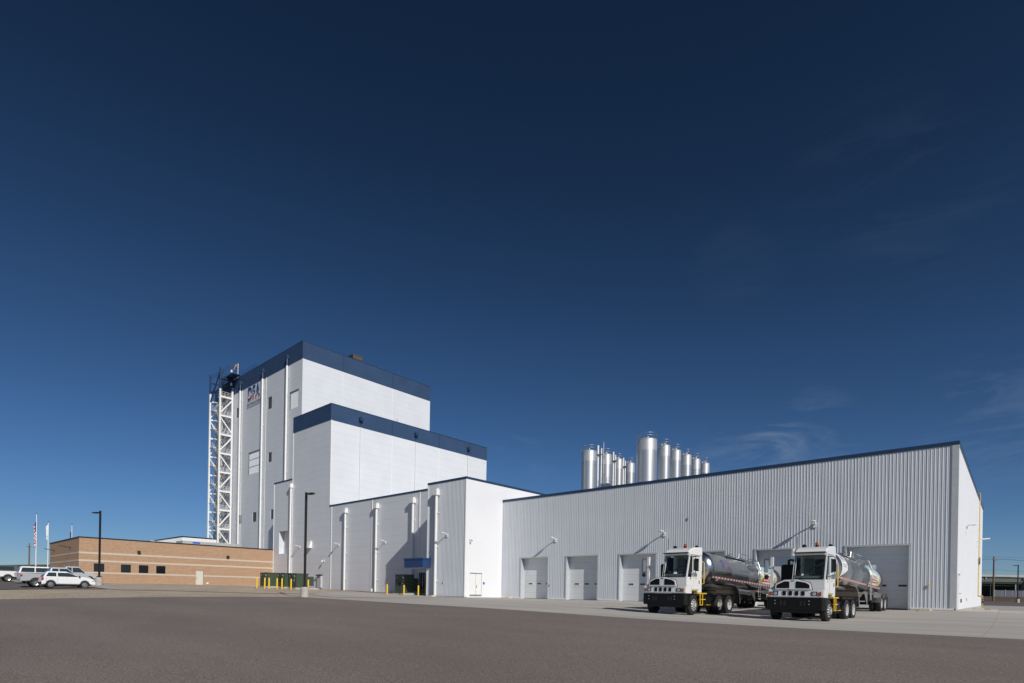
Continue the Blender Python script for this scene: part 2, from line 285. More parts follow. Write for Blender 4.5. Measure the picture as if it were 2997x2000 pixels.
def flag_mat():
    m = bpy.data.materials.new('striped_flag_cloth'); m.use_nodes = True; nt = m.node_tree; L = nt.links.new
    p = nt.nodes['Principled BSDF']; p.inputs['Roughness'].default_value = .8
    t = N(nt, 'ShaderNodeTexCoord'); s = N(nt, 'ShaderNodeSeparateXYZ'); L(t.outputs['UV'], s.inputs[0])
    a = N(nt, 'ShaderNodeMath', operation='MULTIPLY'); a.inputs[1].default_value = 6.5; L(s.outputs[1], a.inputs[0])
    f = N(nt, 'ShaderNodeMath', operation='FRACT'); L(a.outputs[0], f.inputs[0])
    g = N(nt, 'ShaderNodeMath', operation='LESS_THAN'); g.inputs[1].default_value = .5; L(f.outputs[0], g.inputs[0])
    mx = N(nt, 'ShaderNodeMix', data_type='RGBA'); mx.inputs[6].default_value = (.7, .7, .7, 1); mx.inputs[7].default_value = (.40, .015, .03, 1); L(g.outputs[0], mx.inputs[0])
    u = N(nt, 'ShaderNodeMath', operation='LESS_THAN'); u.inputs[1].default_value = .42; L(s.outputs[0], u.inputs[0])
    w = N(nt, 'ShaderNodeMath', operation='GREATER_THAN'); w.inputs[1].default_value = .46; L(s.outputs[1], w.inputs[0])
    k = N(nt, 'ShaderNodeMath', operation='MULTIPLY'); L(u.outputs[0], k.inputs[0]); L(w.outputs[0], k.inputs[1])
    m2 = N(nt, 'ShaderNodeMix', data_type='RGBA'); m2.inputs[7].default_value = (.02, .03, .15, 1); L(k.outputs[0], m2.inputs[0]); L(mx.outputs[2], m2.inputs[6])
    L(m2.outputs[2], p.inputs['Base Color'])
    return m

# ------------------------------------------------------------------ mesh helpers
class MB:
    def __init__(s): s.v = []; s.f = []; s.uv = None
    def box(s, x0, x1, y0, y1, z0, z1):
        b = len(s.v)
        s.v += [(x0, y0, z0), (x1, y0, z0), (x1, y1, z0), (x0, y1, z0), (x0, y0, z1), (x1, y0, z1), (x1, y1, z1), (x0, y1, z1)]
        s.f += [tuple(b+i for i in q) for q in ((0, 3, 2, 1), (4, 5, 6, 7), (0, 1, 5, 4), (1, 2, 6, 5), (2, 3, 7, 6), (3, 0, 4, 7))]
        return s
    def quad(s, a, b, c, d):
        n = len(s.v); s.v += [a, b, c, d]; s.f.append((n, n+1, n+2, n+3)); return s
    def tube(s, p0, p1, r, n=8, r1=None, cap=True):
        p0 = Vector(p0); p1 = Vector(p1); d = (p1-p0).normalized(); r1 = r if r1 is None else r1
        a = d.cross(Vector((0, 0, 1)));
        if a.length < 1e-4: a = Vector((1, 0, 0))
        a.normalize(); b = d.cross(a); k = len(s.v)
        for i in range(n):
            t = 2*math.pi*(i+.5)/n; o = a*math.cos(t)+b*math.sin(t)
            s.v += [tuple(p0+o*r), tuple(p1+o*r1)]
        for i in range(n):
            j = (i+1) % n; s.f.append((k+2*i, k+2*i+1, k+2*j+1, k+2*j))
        if cap: s.f.append(tuple(k+2*i for i in range(n))); s.f.append(tuple(k+2*i+1 for i in reversed(range(n))))
        return s
    def path(s, pts, r, n=8):
        for a, b in zip(pts, pts[1:]): s.tube(a, b, r, n)
        return s
    def bar(s, p0, p1, w, h=None):
        return s.tube(p0, p1, w*.7071, 4)
    def lathe(s, prof, n=24, axis='z', c=(0, 0, 0), close=False):
        # prof: (r, t) along the axis
        k = len(s.v); c = Vector(c)
        for r, t in prof:
            for i in range(n):
                a = 2*math.pi*i/n; ca, sa = math.cos(a)*r, math.sin(a)*r
                q = {'z': (ca, sa, t), 'x': (t, ca, sa), 'y': (sa, t, ca)}[axis]
                s.v.append(tuple(c+Vector(q)))
        m = len(prof)
        for j in range(m-1):
            for i in range(n):
                i2 = (i+1) % n
                s.f.append((k+j*n+i, k+j*n+i2, k+(j+1)*n+i2, k+(j+1)*n+i))
        if prof[0][0] > 1e-4 and close: s.f.append(tuple(k+i for i in reversed(range(n))))
        if prof[-1][0] > 1e-4 and close: s.f.append(tuple(k+(m-1)*n+i for i in range(n)))
        return s
    def prism(s, pts, x0, x1, axis='x'):
        # pts polygon in the plane normal to axis, extruded from x0 to x1
        k = len(s.v); n = len(pts)
        def P(a, b, t): return {'x': (t, a, b), 'y': (a, t, b), 'z': (a, b, t)}[axis]
        s.v += [P(a, b, x0) for a, b in pts]+[P(a, b, x1) for a, b in pts]
        s.f.append(tuple(k+i for i in range(n))); s.f.append(tuple(k+n+i for i in reversed(range(n))))
        for i in range(n):
            j = (i+1) % n; s.f.append((k+i, k+n+i, k+n+j, k+j))
        return s
    def loft(s, rings, cap=True):
        k = len(s.v); n = len(rings[0])
        for r in rings: s.v += [tuple(p) for p in r]
        for j in range(len(rings)-1):
            for i in range(n):
                i2 = (i+1) % n; s.f.append((k+j*n+i, k+j*n+i2, k+(j+1)*n+i2, k+(j+1)*n+i))
        if cap: s.f.append(tuple(k+i for i in reversed(range(n)))); s.f.append(tuple(k+(len(rings)-1)*n+i for i in range(n)))
        return s
    def build(s, name, m, parent=None, smooth=False, bevel=0, off=None, sharp=35):
        me = bpy.data.meshes.new(name)
        v = s.v if off is None else [(a-off[0], b-off[1], c-off[2]) for a, b, c in s.v]
        me.from_pydata(v, [], s.f); me.validate(); me.materials.append(m)
        bm = bmesh.new(); bm.from_mesh(me); bmesh.ops.recalc_face_normals(bm, faces=bm.faces)
        if bevel: bmesh.ops.bevel(bm, geom=[e for e in bm.edges if e.calc_face_angle(0) > .6], offset=bevel, segments=2, affect='EDGES', clamp_overlap=True)
        if smooth:
            for f in bm.faces: f.smooth = True
            for e in bm.edges: e.smooth = e.calc_face_angle(0) < R(sharp)
        bm.to_mesh(me); bm.free()
        o = bpy.data.objects.new(name, me); COL.objects.link(o)
        if parent is not None: o.parent = parent
        return o
def tag(o, label=None, cat=None, group=None, kind=None):
    if label: o['label'] = label
    if cat: o['category'] = cat
    if group: o['group'] = group
    if kind: o['kind'] = kind
    return o
def thing(name, loc, label, cat, rz=0, group=None):
    o = bpy.data.objects.new(name, None); COL.objects.link(o); o.location = loc; o.rotation_euler = (0, 0, rz)
    o.empty_display_size = .3
    return tag(o, label, cat, group)
def copy_tree(o, parent=None):
    c = o.copy(); COL.objects.link(c); c.parent = parent
    for ch in o.children: copy_tree(ch, c)
    return c
def text_mesh(txt, size, extr=0.0, shear=0.0, spacing=1.0):
    cu = bpy.data.curves.new('t', 'FONT'); cu.body = txt; cu.size = size; cu.extrude = extr; cu.shear = shear; cu.space_character = spacing
    cu.align_x = 'LEFT'; cu.offset = size*.012
    o = bpy.data.objects.new('t', cu); COL.objects.link(o); bpy.context.view_layer.update()
    me = bpy.data.meshes.new_from_object(o.evaluated_get(bpy.context.evaluated_depsgraph_get()))
    v = [tuple(x.co) for x in me.vertices]; f = [tuple(p.vertices) for p in me.polygons]
    bpy.data.objects.remove(o); bpy.data.curves.remove(cu); bpy.data.meshes.remove(me)
    b = MB(); b.v = v; b.f = f; return b

# ------------------------------------------------------------------ terrain
CP = np.array([
 (-2.6, 46.6, 0), (-39.3, 46.6, 0), (-20, 46.6, 0), (-39.3, 41, 0), (-46, 41.5, .06), (-50, 42, .18), (-56, 44, .27), (-70.7, 44.5, .45), (-82, 44, .56), (-87.4, 43, .66), (-87.4, 30, .8), (-87.4, 20, .8), (-106, 17, .85),
 (-59.5, 11, .27), (-66, 10.5, .27), (-76, 10, .6), (-86, 10, .78), (-65.7, 15, .62), (-38.9, 22.6, 0), (-38.7, 5.7, -.15), (-49.5, 14.4, .30), (-50, 23, .18), (-46, 29, .02), (-56, 29, .55), (-57, 32, .6), (-53.5, 31.5, .45),
 (-18, 22.3, -.21), (-9.5, 22.4, -.35), (.17, 22.4, -.36), (-7.3, 30.6, -.42), (-13, 29.7, -.33), (-7.2, 35, -.35), (-8, 44.4, -.16), (-12.5, 43.3, -.14), (-48, 40, .08),
 (0, 0, -.75), (-20, 5, -.55), (-10, 10, -.52), (20, 10, -.6), (-50.7, 7.4, .24), (-2.6, 83, -.44), (-2.6, 65, -.22), (10, 46, -.15), (30, 83, -.4), (-2, 110, -.3), (-1.7, 165, .15),
 (150, -100, -.8), (-200, -60, .5), (200, 150, 0), (-250, 150, 1.2), (0, 260, .4), (-150, 60, 1.1), (-112, 18, 1.05), (60, -60, -.9), (-60, -60, -.4), (-38, -10, -.45), (-120, -10, .7), (60, 40, -.4)], float)
def _U(r2): return np.where(r2 < 1e-9, 0, r2*np.log(np.maximum(r2, 1e-9)))
_s = 50.0; _X = CP[:, :2]/_s; _n = len(_X)
_K = _U(((_X[:, None]-_X[None])**2).sum(-1))+np.eye(_n)*2e-4
_P = np.hstack([np.ones((_n, 1)), _X]); _A = np.block([[_K, _P], [_P.T, np.zeros((3, 3))]])
_w = np.linalg.solve(_A, np.concatenate([CP[:, 2], np.zeros(3)]))
def hh(x, y):
    x = np.asarray(x, float); y = np.asarray(y, float); q = np.stack([x.ravel(), y.ravel()], 1)/_s
    k = _U(((q[:, None]-_X[None])**2).sum(-1)); z = k@_w[:_n]+_w[_n]+q@_w[_n+1:]
    d = np.hypot(x.ravel()+30, y.ravel()-60); t = np.clip((d-170)/130, 0, 1); t = t*t*(3-2*t)
    return (np.clip(z, -1.5, 2)*(1-t)+.6*t).reshape(x.shape)
def H(x, y): return float(hh([x], [y])[0])
def sheet(name, xs, ys, lift, m, kind='structure', thick=0.0):
    X, Y = np.meshgrid(xs, ys); Z = hh(X, Y)+lift; nx, ny = len(xs), len(ys)
    b = MB(); b.v = list(zip(X.ravel().tolist(), Y.ravel().tolist(), Z.ravel().tolist()))
    b.f = [(j*nx+i, j*nx+i+1, (j+1)*nx+i+1, (j+1)*nx+i) for j in range(ny-1) for i in range(nx-1)]
    o = b.build(name, m, smooth=True); tag(o, kind=kind); return o
def patch(name, c, n, k, lift, m, kind='structure'):
    # c: four corners, bilinear patch draped on the terrain
    c = np.array(c, float); u = np.linspace(0, 1, n+1); v = np.linspace(0, 1, k+1); U, V = np.meshgrid(u, v)
    P = (c[0]*((1-U)*(1-V))[..., None]+c[1]*(U*(1-V))[..., None]+c[2]*(U*V)[..., None]+c[3]*((1-U)*V)[..., None])
    Z = hh(P[..., 0], P[..., 1])+lift; b = MB()
    b.v = list(zip(P[..., 0].ravel().tolist(), P[..., 1].ravel().tolist(), Z.ravel().tolist()))
    b.f = [(j*(n+1)+i, j*(n+1)+i+1, (j+1)*(n+1)+i+1, (j+1)*(n+1)+i) for j in range(k) for i in range(n)]
    o = b.build(name, m, smooth=True); tag(o, kind=kind); return o
AR = np.arange
far = np.array([-4000, -2500, -1500, -900, -600, -420])
gx = np.concatenate([far, AR(-320, 321, 8), -far[::-1]]); gy = np.concatenate([far, AR(-320, 321, 8), -far[::-1]])
sheet('ground', gx, gy, -.10, M['plain'])
sheet('asphalt_yard', AR(-38.7, 75, 1.5), np.append(AR(-70, 22.3, 1.5), 22.4), 0.0, M['asphalt'])
sheet('concrete_apron', np.append(AR(-38.7, 74, 1.5), 75), AR(22.4, 120, 1.5), 0.0, M['apron'])
sheet('far_road', AR(-60, 121, 3), AR(119.9, 190, 3), 0.0, M['lotasphalt'])
sheet('gravel_belt', np.append(AR(-60, -38.8, 1.5), -38.7), AR(-70, 47.6, 1.5), 0.0, M['gravel'])
sheet('gravel_yard', AR(-150, -59.9, 2), AR(13.5, 60, 2), 0.0, M['gravel'])
sheet('parking_lot', AR(-150, -50.4, 1.5), AR(-70, 12.6, 1.5), .03, M['lotasphalt'])
patch('apron_edge', [(-38.7, 25.6), (-38.7, 48), (-55, 48), (-49.5, 29.5)], 14, 20, .02, M['apron'])
patch('soil_strip', [(-46.5, 43.0), (-54, 39), (-70, 43.4), (-70, 46)], 16, 4, .035, M['soil'])
patch('soil_strip_brick', [(-70, 43.2), (-70, 46), (-87.4, 46), (-86, 18)], 16, 10, .012, M['soil'])
patch('sidewalk', [(-50.3, 12.6), (-49.0, 12.6), (-48.4, 29.8), (-49.8, 29.8)], 2, 18, .03, M['walk'])
patch('sidewalk_far', [(-62.5, 14.9), (-62.5, 13.6), (-50.3, 12.6), (-50.3, 13.9)], 12, 2, .03, M['walk'])
# green hill on the left horizon
xs = np.linspace(0, 1, 60); b = MB(); n = 60; k = 14
for j in range(k):
    for i in range(n):
        u = i/(n-1); v = j/(k-1); ang = R(78+u*78)
        rad = 330+v*260
        hgt = .66*(15.5+3*math.sin(u*9)+2.2*math.sin(u*23+1)+6*math.sin(math.pi*min(1, max(0, (u-.35)/.5)))*0)*math.sin(min(1, v*1.6)*math.pi/2)
        if u < .25: hgt *= u/.25
        b.v.append((math.cos(ang)*rad, math.sin(ang)*rad, .3+hgt*max(0, min(1, (u)/.3))))
b.f = [(j*n+i, j*n+i+1, (j+1)*n+i+1, (j+1)*n+i) for j in range(k-1) for i in range(n-1)]
o = b.build('hill', M['hill'], smooth=True); tag(o, kind='structure')
o.rotation_euler = (0, 0, R(24))

# ------------------------------------------------------------------ building helpers
def wall_y(mb, y, x0, x1, z0, z1, holes, depth=.3):
    """wall facing -Y with rectangular holes (x0,x1,z0,z1); front face plus reveals"""
    X = sorted({x0, x1, *[h[0] for h in holes], *[h[1] for h in holes]}); Z = sorted({z0, z1, *[h[2] for h in holes], *[h[3] for h in holes]})
    for a, b in zip(X, X[1:]):
        for c, d in zip(Z, Z[1:]):
            mx, mz = (a+b)/2, (c+d)/2
            if any(h[0] < mx < h[1] and h[2] < mz < h[3] for h in holes): continue
            mb.quad((a, y, c), (b, y, c), (b, y, d), (a, y, d))
    for h in holes:
        a, b, c, d = h[:4]; dd = h[4] if len(h) > 4 else depth
        mb.quad((a, y, c), (a, y+dd, c), (a, y+dd, d), (a, y, d)); mb.quad((b, y, c), (b, y, d), (b, y+dd, d), (b, y+dd, c))
        mb.quad((a, y, d), (a, y+dd, d), (b, y+dd, d), (b, y, d)); mb.quad((a, y, c), (b, y, c), (b, y+dd, c), (a, y+dd, c))
def wall_x(mb, x, y0, y1, z0, z1, holes, depth=.3):
    """wall facing +X"""
    Y = sorted({y0, y1, *[h[0] for h in holes], *[h[1] for h in holes]}); Z = sorted({z0, z1, *[h[2] for h in holes], *[h[3] for h in holes]})
    for a, b in zip(Y, Y[1:]):
        for c, d in zip(Z, Z[1:]):
            my, mz = (a+b)/2, (c+d)/2
            if any(h[0] < my < h[1] and h[2] < mz < h[3] for h in holes): continue
            mb.quad((x, a, c), (x, b, c), (x, b, d), (x, a, d))
    for h in holes:
        a, b, c, d = h[:4]; dd = depth
        mb.quad((x, a, c), (x-dd, a, c), (x-dd, a, d), (x, a, d)); mb.quad((x, b, c), (x-dd, b, c), (x-dd, b, d), (x, b, d))
        mb.quad((x, a, d), (x-dd, a, d), (x-dd, b, d), (x, b, d)); mb.quad((x, a, c), (x, b, c), (x-dd, b, c), (x-dd, a, c))
def ribs_y(mb, y, x0, x1, z0, z1, pitch=.19, d=.019):
    """ribbed siding facing -Y; ribs keep one common spacing so stacked pieces line up"""
    i0 = math.ceil(x0/pitch+1e-6); pts = [(x0, y)]; i = i0
    while (i+1)*pitch <= x1+1e-6:
        a = i*pitch; pts += [(a+pitch*.10, y), (a+pitch*.20, y-d), (a+pitch*.42, y-d), (a+pitch*.52, y), (a+pitch*.66, y), (a+pitch*.72, y-d*.4), (a+pitch*.84, y-d*.4), (a+pitch*.90, y)]; i += 1
    pts.append((x1, y))
    for (ax, ay), (bx, by) in zip(pts, pts[1:]): mb.quad((ax, ay, z0), (bx, by, z0), (bx, by, z1), (ax, ay, z1))
def trim_box(P, off, x0, x1, y0, y1, z, h=.21, w=.16, m='navytrim', name='roof_trim'):
    b = MB(); g = .05
    b.box(x0-g, x1+g, y0-g, y0+w, z-h, z); b.box(x0-g, x1+g, y1-w, y1+g, z-h, z)
    b.box(x0-g, x0+w, y0+w, y1-w, z-h, z); b.box(x1-w, x1+g, y0+w, y1-w, z-h, z)
    b.build(name, M[m], P, off=off)
def roof(P, off, x0, x1, y0, y1, z):
    MB().box(x0+.16, x1-.16, y0+.16, y1-.16, z-.6, z-.30).build('roof', M['roof'], P, off=off)
def downspout(P, off, x, y, ztop, zbot, m='white', r=.15, zpaint=None, mpaint=None, rz=0):
    """collector head and round leader on a wall facing -Y"""
    x += .28*abs(x)/y
    hd = MB().box(x-.33, x+.27, y-.52, y-.01, ztop-.62, ztop-.03)
    hd.box(x-.12, x+.12, y-.3, y-.01, ztop, ztop+.12)
    h = hd.build('collector_head', M[mpaint or m], P, off=off, bevel=.02)
    pp = MB(); zt = ztop-.6
    if zpaint: pp.tube((x, y-.26, zpaint), (x, y-.26, zbot), r, 14)
    else: pp.tube((x, y-.26, zt), (x, y-.26, zbot), r, 14)
    o = pp.build('downspout', M[m], P, smooth=True, off=off)
    if zpaint: MB().tube((x, y-.26, zt), (x, y-.26, zpaint), r+.005, 14).build('downspout', M[mpaint], P, smooth=True, off=off)
    z = zbot+1.5
    while z < zt-1: MB().box(x-r-.05, x+r+.05, y-.28, y-.01, z, z+.08).build('strap', M[m], o, off=off); z += 3.6
def wall_lamp_y(P, off, x, y, z, ln=.93, m='white'):
    b = MB().box(x-.12, x+.12, y-.05, y-.003, z-.24, z+.10); b.path([(x, y-.04, z), (x, y-.30, z+.13), (x, y-.55, z+.15)], .045, 8)
    a = b.build('wall_lamp', M[m], P, off=off)
    pr = [(-.15, .0), (.15, .0), (.19, .07), (.12, .13), (-.12, .13), (-.19, .07)]
    l = MB(); l.loft([[(x+u*.55, y-.50, z+.10+v*.8) for u, v in pr], [(x+u, y-.62, z+.07+v) for u, v in pr], [(x+u*.95, y-ln+.1, z+.10+v*.8) for u, v in pr], [(x+u*.5, y-ln, z+.14+v*.5) for u, v in pr]])
    l.build('lamp_head', M[m], a, off=off, smooth=True)
def wall_lamp_x(P, off, x, y, z, ln=1.15, m='white'):
    b = MB().box(x+.003, x+.04, y-.1, y+.1, z-.55, z+.05); b.path([(x+.04, y, z-.4), (x+.07, y, z), (x+.16, y, z+.12), (x+ln*.5, y, z+.15)], .04, 8)
    a = b.build('wall_lamp', M[m], P, off=off)
    pr = [(-.15, .0), (.15, .0), (.19, .07), (.12, .13), (-.12, .13), (-.19, .07)]
    l = MB(); l.loft([[(x+ln*.4, y+u*.55, z+.10+v*.8) for u, v in pr], [(x+ln*.55, y+u, z+.07+v) for u, v in pr], [(x+ln*.9, y+u*.95, z+.10+v*.8) for u, v in pr], [(x+ln, y+u*.5, z+.14+v*.5) for u, v in pr]])
    l.build('lamp_head', M[m], a, off=off, smooth=True)
ZB = -1.2
# ---- warehouse (right)
o0 = (-39.3, 46.58, 0); P = thing('warehouse', o0, 'long low white warehouse of vertical ribbed siding with six garage doors, behind the trucks', 'warehouse')
X0, X1, Y0, Y1, HT = -39.3, -2.63, 46.58, 82.45, 10.52
doors = [(-36.63, -33.28), (-31.05, -27.68), (-25.39, -22.02), (-19.72, -16.35), (-14.07, -10.70), (-8.32, -4.95)]
DT = 4.16; b = MB(); cur = X0
for a, c in doors:
    ribs_y(b, Y0, cur, a-.10, .13, DT+.1); cur = c+.10
ribs_y(b, Y0, cur, X1-.28, .13, DT+.1); ribs_y(b, Y0, X0, X1-.28, DT+.1, HT-.2)
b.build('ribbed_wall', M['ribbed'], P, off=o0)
b = MB(); wall_x(b, X1, Y0, Y1, ZB, HT-.1, []); b.quad((X1, Y1, ZB), (X0, Y1, ZB), (X0, Y1, HT-.1), (X1, Y1, HT-.1)); b.quad((X0, Y1, ZB), (X0, Y0+.02, ZB), (X0, Y0+.02, HT-.1), (X0, Y1, HT-.1))
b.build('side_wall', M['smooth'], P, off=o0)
MB().box(X1-.29, X1+.03, Y0-.045, Y0+.2, .13, HT-.23).build('corner_trim', M['jamb'], P, off=o0)
trim_box(P, o0, X0, X1, Y0, Y1, HT, h=.24); roof(P, o0, X0, X1, Y0, Y1, HT)
cur = X0+.01
for a, c in doors+[(X1+.04, 0)]:
    MB().box(cur, a-.12, Y0-.07, Y0+.1, .04, .13).build('base_flashing', M['white'], P, off=o0); cur = c+.12
cur = X0+.01
for a, c in doors+[(X1+.10, 0)]:
    MB().box(cur, a-.13, Y0-.12, Y0+.3, ZB, .04).build('foundation', M['concrete'], P, off=o0); cur = c+.13
MB().box(X1-.2, X1+.05, Y0+.35, Y1, ZB, .06).build('foundation', M['concrete'], P, off=o0)
for i, (a, c) in enumerate(doors):
    y = Y0; d = .55
    fr = MB(); fr.box(a-.12, a, y-.055, y+d+.1, -.6, DT); fr.box(c, c+.12, y-.055, y+d+.1, -.6, DT); fr.box(a-.12, c+.12, y-.06, y+d+.1, DT, DT+.12)
    ob = fr.build('door_frame', M['jamb'], P, off=o0)
    dr = MB().box(a, c, y+d, y+d+.1, 0.02, DT).build('garage_door', M['doorwhite'], P, off=o0)
    MB().box(a, c, y+d-.012, y+d+.02, -.06, .03).build('door_seal', M['black'], dr, off=o0)
    for q in range(3):
        xx = a+.63+q*1.08
        MB().box(xx-.06, xx+.51, y+d-.02, y+d, 1.43, 1.66).build('pane_frame', M['doorwhite'], dr, off=o0)
        MB().box(xx, xx+.45, y+d-.026, y+d-.021, 1.48, 1.61).build('pane', M['slit'], dr, off=o0)
for x, z in ((-32.35, 5.9), (-21.25, 5.86), (-10.2, 5.88)): wall_lamp_y(P, o0, x, Y0-.035, z)
wall_lamp_x(P, o0, X1, 54.42, 5.9, .62); wall_lamp_x(P, o0, X1, 70.45, 6.1, .9)
b = MB().box(X1+.003, X1+.06, 47.05, 48.25, .10, 2.35); d_ = b.build('side_door', M['white'], P, off=o0)
MB().box(X1+.061, X1+.14, 47.2, 47.3, 2.22, 2.3).build('door_closer', M['alu'], d_, off=o0)
MB().box(X1+.061, X1+.16, 48.02, 48.10, 1.05, 1.1).build('handle', M['alu'], d_, off=o0)
MB().box(X1+.003, X1+.05, 50.5, 50.9, .5, .74).build('vent', M['darksteel'], P, off=o0)
MB().box(X1+.003, X1+.05, 56.5, 56.7, .6, .8).build('vent', M['jamb'], P, off=o0)
MB().box(-3.98, -3.90, Y0-.09, Y0-.036, 1.42, 1.62).build('hose_bib', M['gasyellow'], P, off=o0)
MB().box(-19.3, -19.22, Y0-.09, Y0-.036, 6.9, 7.1).build('sensor', M['jamb'], P, off=o0)
MB().box(-33.03, -32.9, Y0-.09, Y0-.036, 1.35, 1.5).build('hose_bib', M['gasyellow'], P, off=o0)
# gas pipe
g = thing('gas_pipe', (X1, 73.8, 0), 'thin yellow gas pipe climbing the white end wall of the warehouse to its roof', 'pipe')
oo = (X1, 73.8, 0)
MB().path([(X1-.3, 74.3, 10.98), (X1+.06, 74.3, 10.98), (X1+.06, 73.8, 1.09), (X1+.08, 82.9, 1.09), (X1+.08, 82.9, H(X1, 82.9)-.1)], .045, 8).build('pipe', M['gasyellow'], g, smooth=True, off=oo)
MB().lathe([(0, -.07), (.2, -.06), (.26, 0), (.2, .1), (0, .14)], 12, 'x', (X1+.08, 82.9, .55)).build('regulator', mat('dark_red', (.12, .02, .02), .5), g, smooth=True, off=oo)
MB().box(X1+.1, X1+.16, 73.7, 73.9, 4.1, 4.75).build('valve', M['darksteel'], g, off=oo)
# ---- connector block (white face beside the warehouse)
o0 = (-45, 40.88, 0); P = thing('ribbed_block', o0, 'narrow projecting block with ribbed front and smooth white side, left of the long warehouse', 'building')
X0, X1, Y0, Y1, HT = -45.0, -39.3, 40.88, 60.5, 12.19
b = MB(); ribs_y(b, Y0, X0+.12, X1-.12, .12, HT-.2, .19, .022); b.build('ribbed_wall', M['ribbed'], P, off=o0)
b = MB(); hole = [(41.62, 43.42, .22, 2.5)]
wall_x(b, X1, Y0, Y1, ZB, HT-.1, hole, .09); b.quad((X1, Y1, ZB), (X0, Y1, ZB), (X0, Y1, HT-.1), (X1, Y1, HT-.1)); b.quad((X0, Y1, ZB), (X0, Y0, ZB), (X0, Y0, HT-.1), (X0, Y1, HT-.1))
b.build('side_wall', M['smooth'], P, off=o0)
MB().box(X0-.02, X0+.12, Y0-.045, Y0+.15, .05, HT-.28).box(X1-.12, X1+.02, Y0-.045, Y0+.15, .05, HT-.28).build('corner_trim', M['white'], P, off=o0)
MB().box(X0-.03, X1+.03, Y0-.06, Y0+.3, ZB, .11).build('foundation', M['concrete'], P, off=o0)
trim_box(P, o0, X0, X1, Y0, Y1, HT); roof(P, o0, X0, X1, Y0, Y1, HT)
for k_, (ya, yb) in enumerate(((41.66, 42.50), (42.54, 43.38))):
    d_ = MB().box(X1-.085, X1-.03, ya, yb, .30, 2.46).build('door', M['white'], P, off=o0)
    if k_: MB().box(X1-.029, X1+.04, ya+.06, ya+.13, 1.0, 1.3).build('handle', M['alu'], d_, off=o0)
MB().box(X1-.05, X1+.06, 41.6, 43.44, 2.50, 2.56).build('door_head', M['jamb'], P, off=o0)
MB().box(X1-.05, X1+.05, 41.6, 43.44, .17, .22).build('door_sill', M['jamb'], P, off=o0)
MB().box(X1+.003, X1+.02, 43.62, 43.86, 1.38, 1.62).build('sign_plate', M['bluesign'], P, off=o0)
c_ = MB().box(X1+.003, X1+.08, 41.4, 41.55, 5.78, 5.98).path([(X1+.05, 41.47, 5.9), (X1+.3, 41.47, 5.9)], .03, 6).build('camera_bracket', M['white'], P, off=o0)
MB().lathe([(0, -.12), (.08, -.10), (.11, 0), (.08, .06), (0, .06)], 10, 'z', (X1+.33, 41.47, 5.78)).build('camera_dome', M['jamb'], c_, smooth=True, off=o0)
downspout(P, o0, -43.66, Y0-.03, 11.3, .12)
wall_lamp_y(P, o0, -41.9, Y0-.03, 6.45)
MB().box(-42.4, -42.33, Y0-.1, Y0-.03, 1.45, 1.65).build('hose_bib', M['gasyellow'], P, off=o0)
# ---- process hall (panel facade with downspouts)
o0 = (-70.6, 45.01, 0); P = thing('process_hall', o0, 'grey panelled hall with three white downspouts, in the corner behind the blue entrance canopy', 'building')
X0, X1, Y0, Y1, HT = -70.68, -45.02, 45.01, 78.0, 12.72
b = MB(); wall_y(b, Y0, X0, X1, ZB, HT-.1, [(-51.25, -49.35, .3, 2.75)], .25)
b.quad((X1, Y0, ZB), (X1, Y1, ZB), (X1, Y1, HT-.1), (X1, Y0, HT-.1)); b.quad((X1, Y1, ZB), (X0, Y1, ZB), (X0, Y1, HT-.1), (X1, Y1, HT-.1)); b.quad((X0, Y1, ZB), (X0, Y0, ZB), (X0, Y0, HT-.1), (X0, Y1, HT-.1))
b.build('wall', M['panel'], P, off=o0)
trim_box(P, o0, X0+.06, X1, Y0, Y1, HT); roof(P, o0, X0, X1, Y0, Y1, HT)
for x in (-70.13, -60.45, -50.99): MB().box(x-.09, x+.09, Y0-.05, Y0-.002, .3, HT-.29).build('joint_cover', M['white'], P, off=o0)
for x, zb in ((-66.7, .45), (-59.55, .35), (-52.27, .4)): downspout(P, o0, x, Y0, 11.8, zb)
wall_lamp_y(P, o0, -68.15, Y0, 6.9); wall_lamp_y(P, o0, -57.55, Y0, 6.78)
d_ = MB().box(-51.2, -50.32, Y0+.20, Y0+.24, .32, 2.7).build('glass_door', M['darkglass'], P, off=o0)
MB().box(-50.40, -50.36, Y0+.12, Y0+.199, 1.1, 1.6).build('handle', M['alu'], d_, off=o0)
MB().box(-50.27, -49.4, Y0+.20, Y0+.24, .32, 2.7).build('window', M['darkglass'], P, off=o0)
MB().box(-50.32, -50.27, Y0+.15, Y0+.26, .3, 2.75).box(-51.25, -51.2, Y0+.15, Y0+.26, .3, 2.75).box(-49.4, -49.35, Y0+.15, Y0+.26, .3, 2.75).build('door_frame', M['darksteel'], P, off=o0)
MB().box(-60.1, -59.85, Y0-.4, Y0-.1, .2, .75).build('utility_box', M['white'], P, off=o0)
# canopy
c0 = (-46, 42, 0); cn = thing('entrance_canopy', c0, 'bright blue box canopy over the glass entrance in the corner of the two grey buildings', 'canopy')
MB().box(-47.45, -44.4, 39.75, 44.98, 3.10, 3.92).build('fascia', M['blue'], cn, off=c0)
MB().box(-47.50, -44.35, 39.70, 44.98, 3.93, 4.10).build('top_flashing', M['blue'], cn, off=c0)
MB().box(-47.3, -44.55, 39.9, 44.9, 3.02, 3.09).build('soffit', M['jamb'], cn, off=c0)
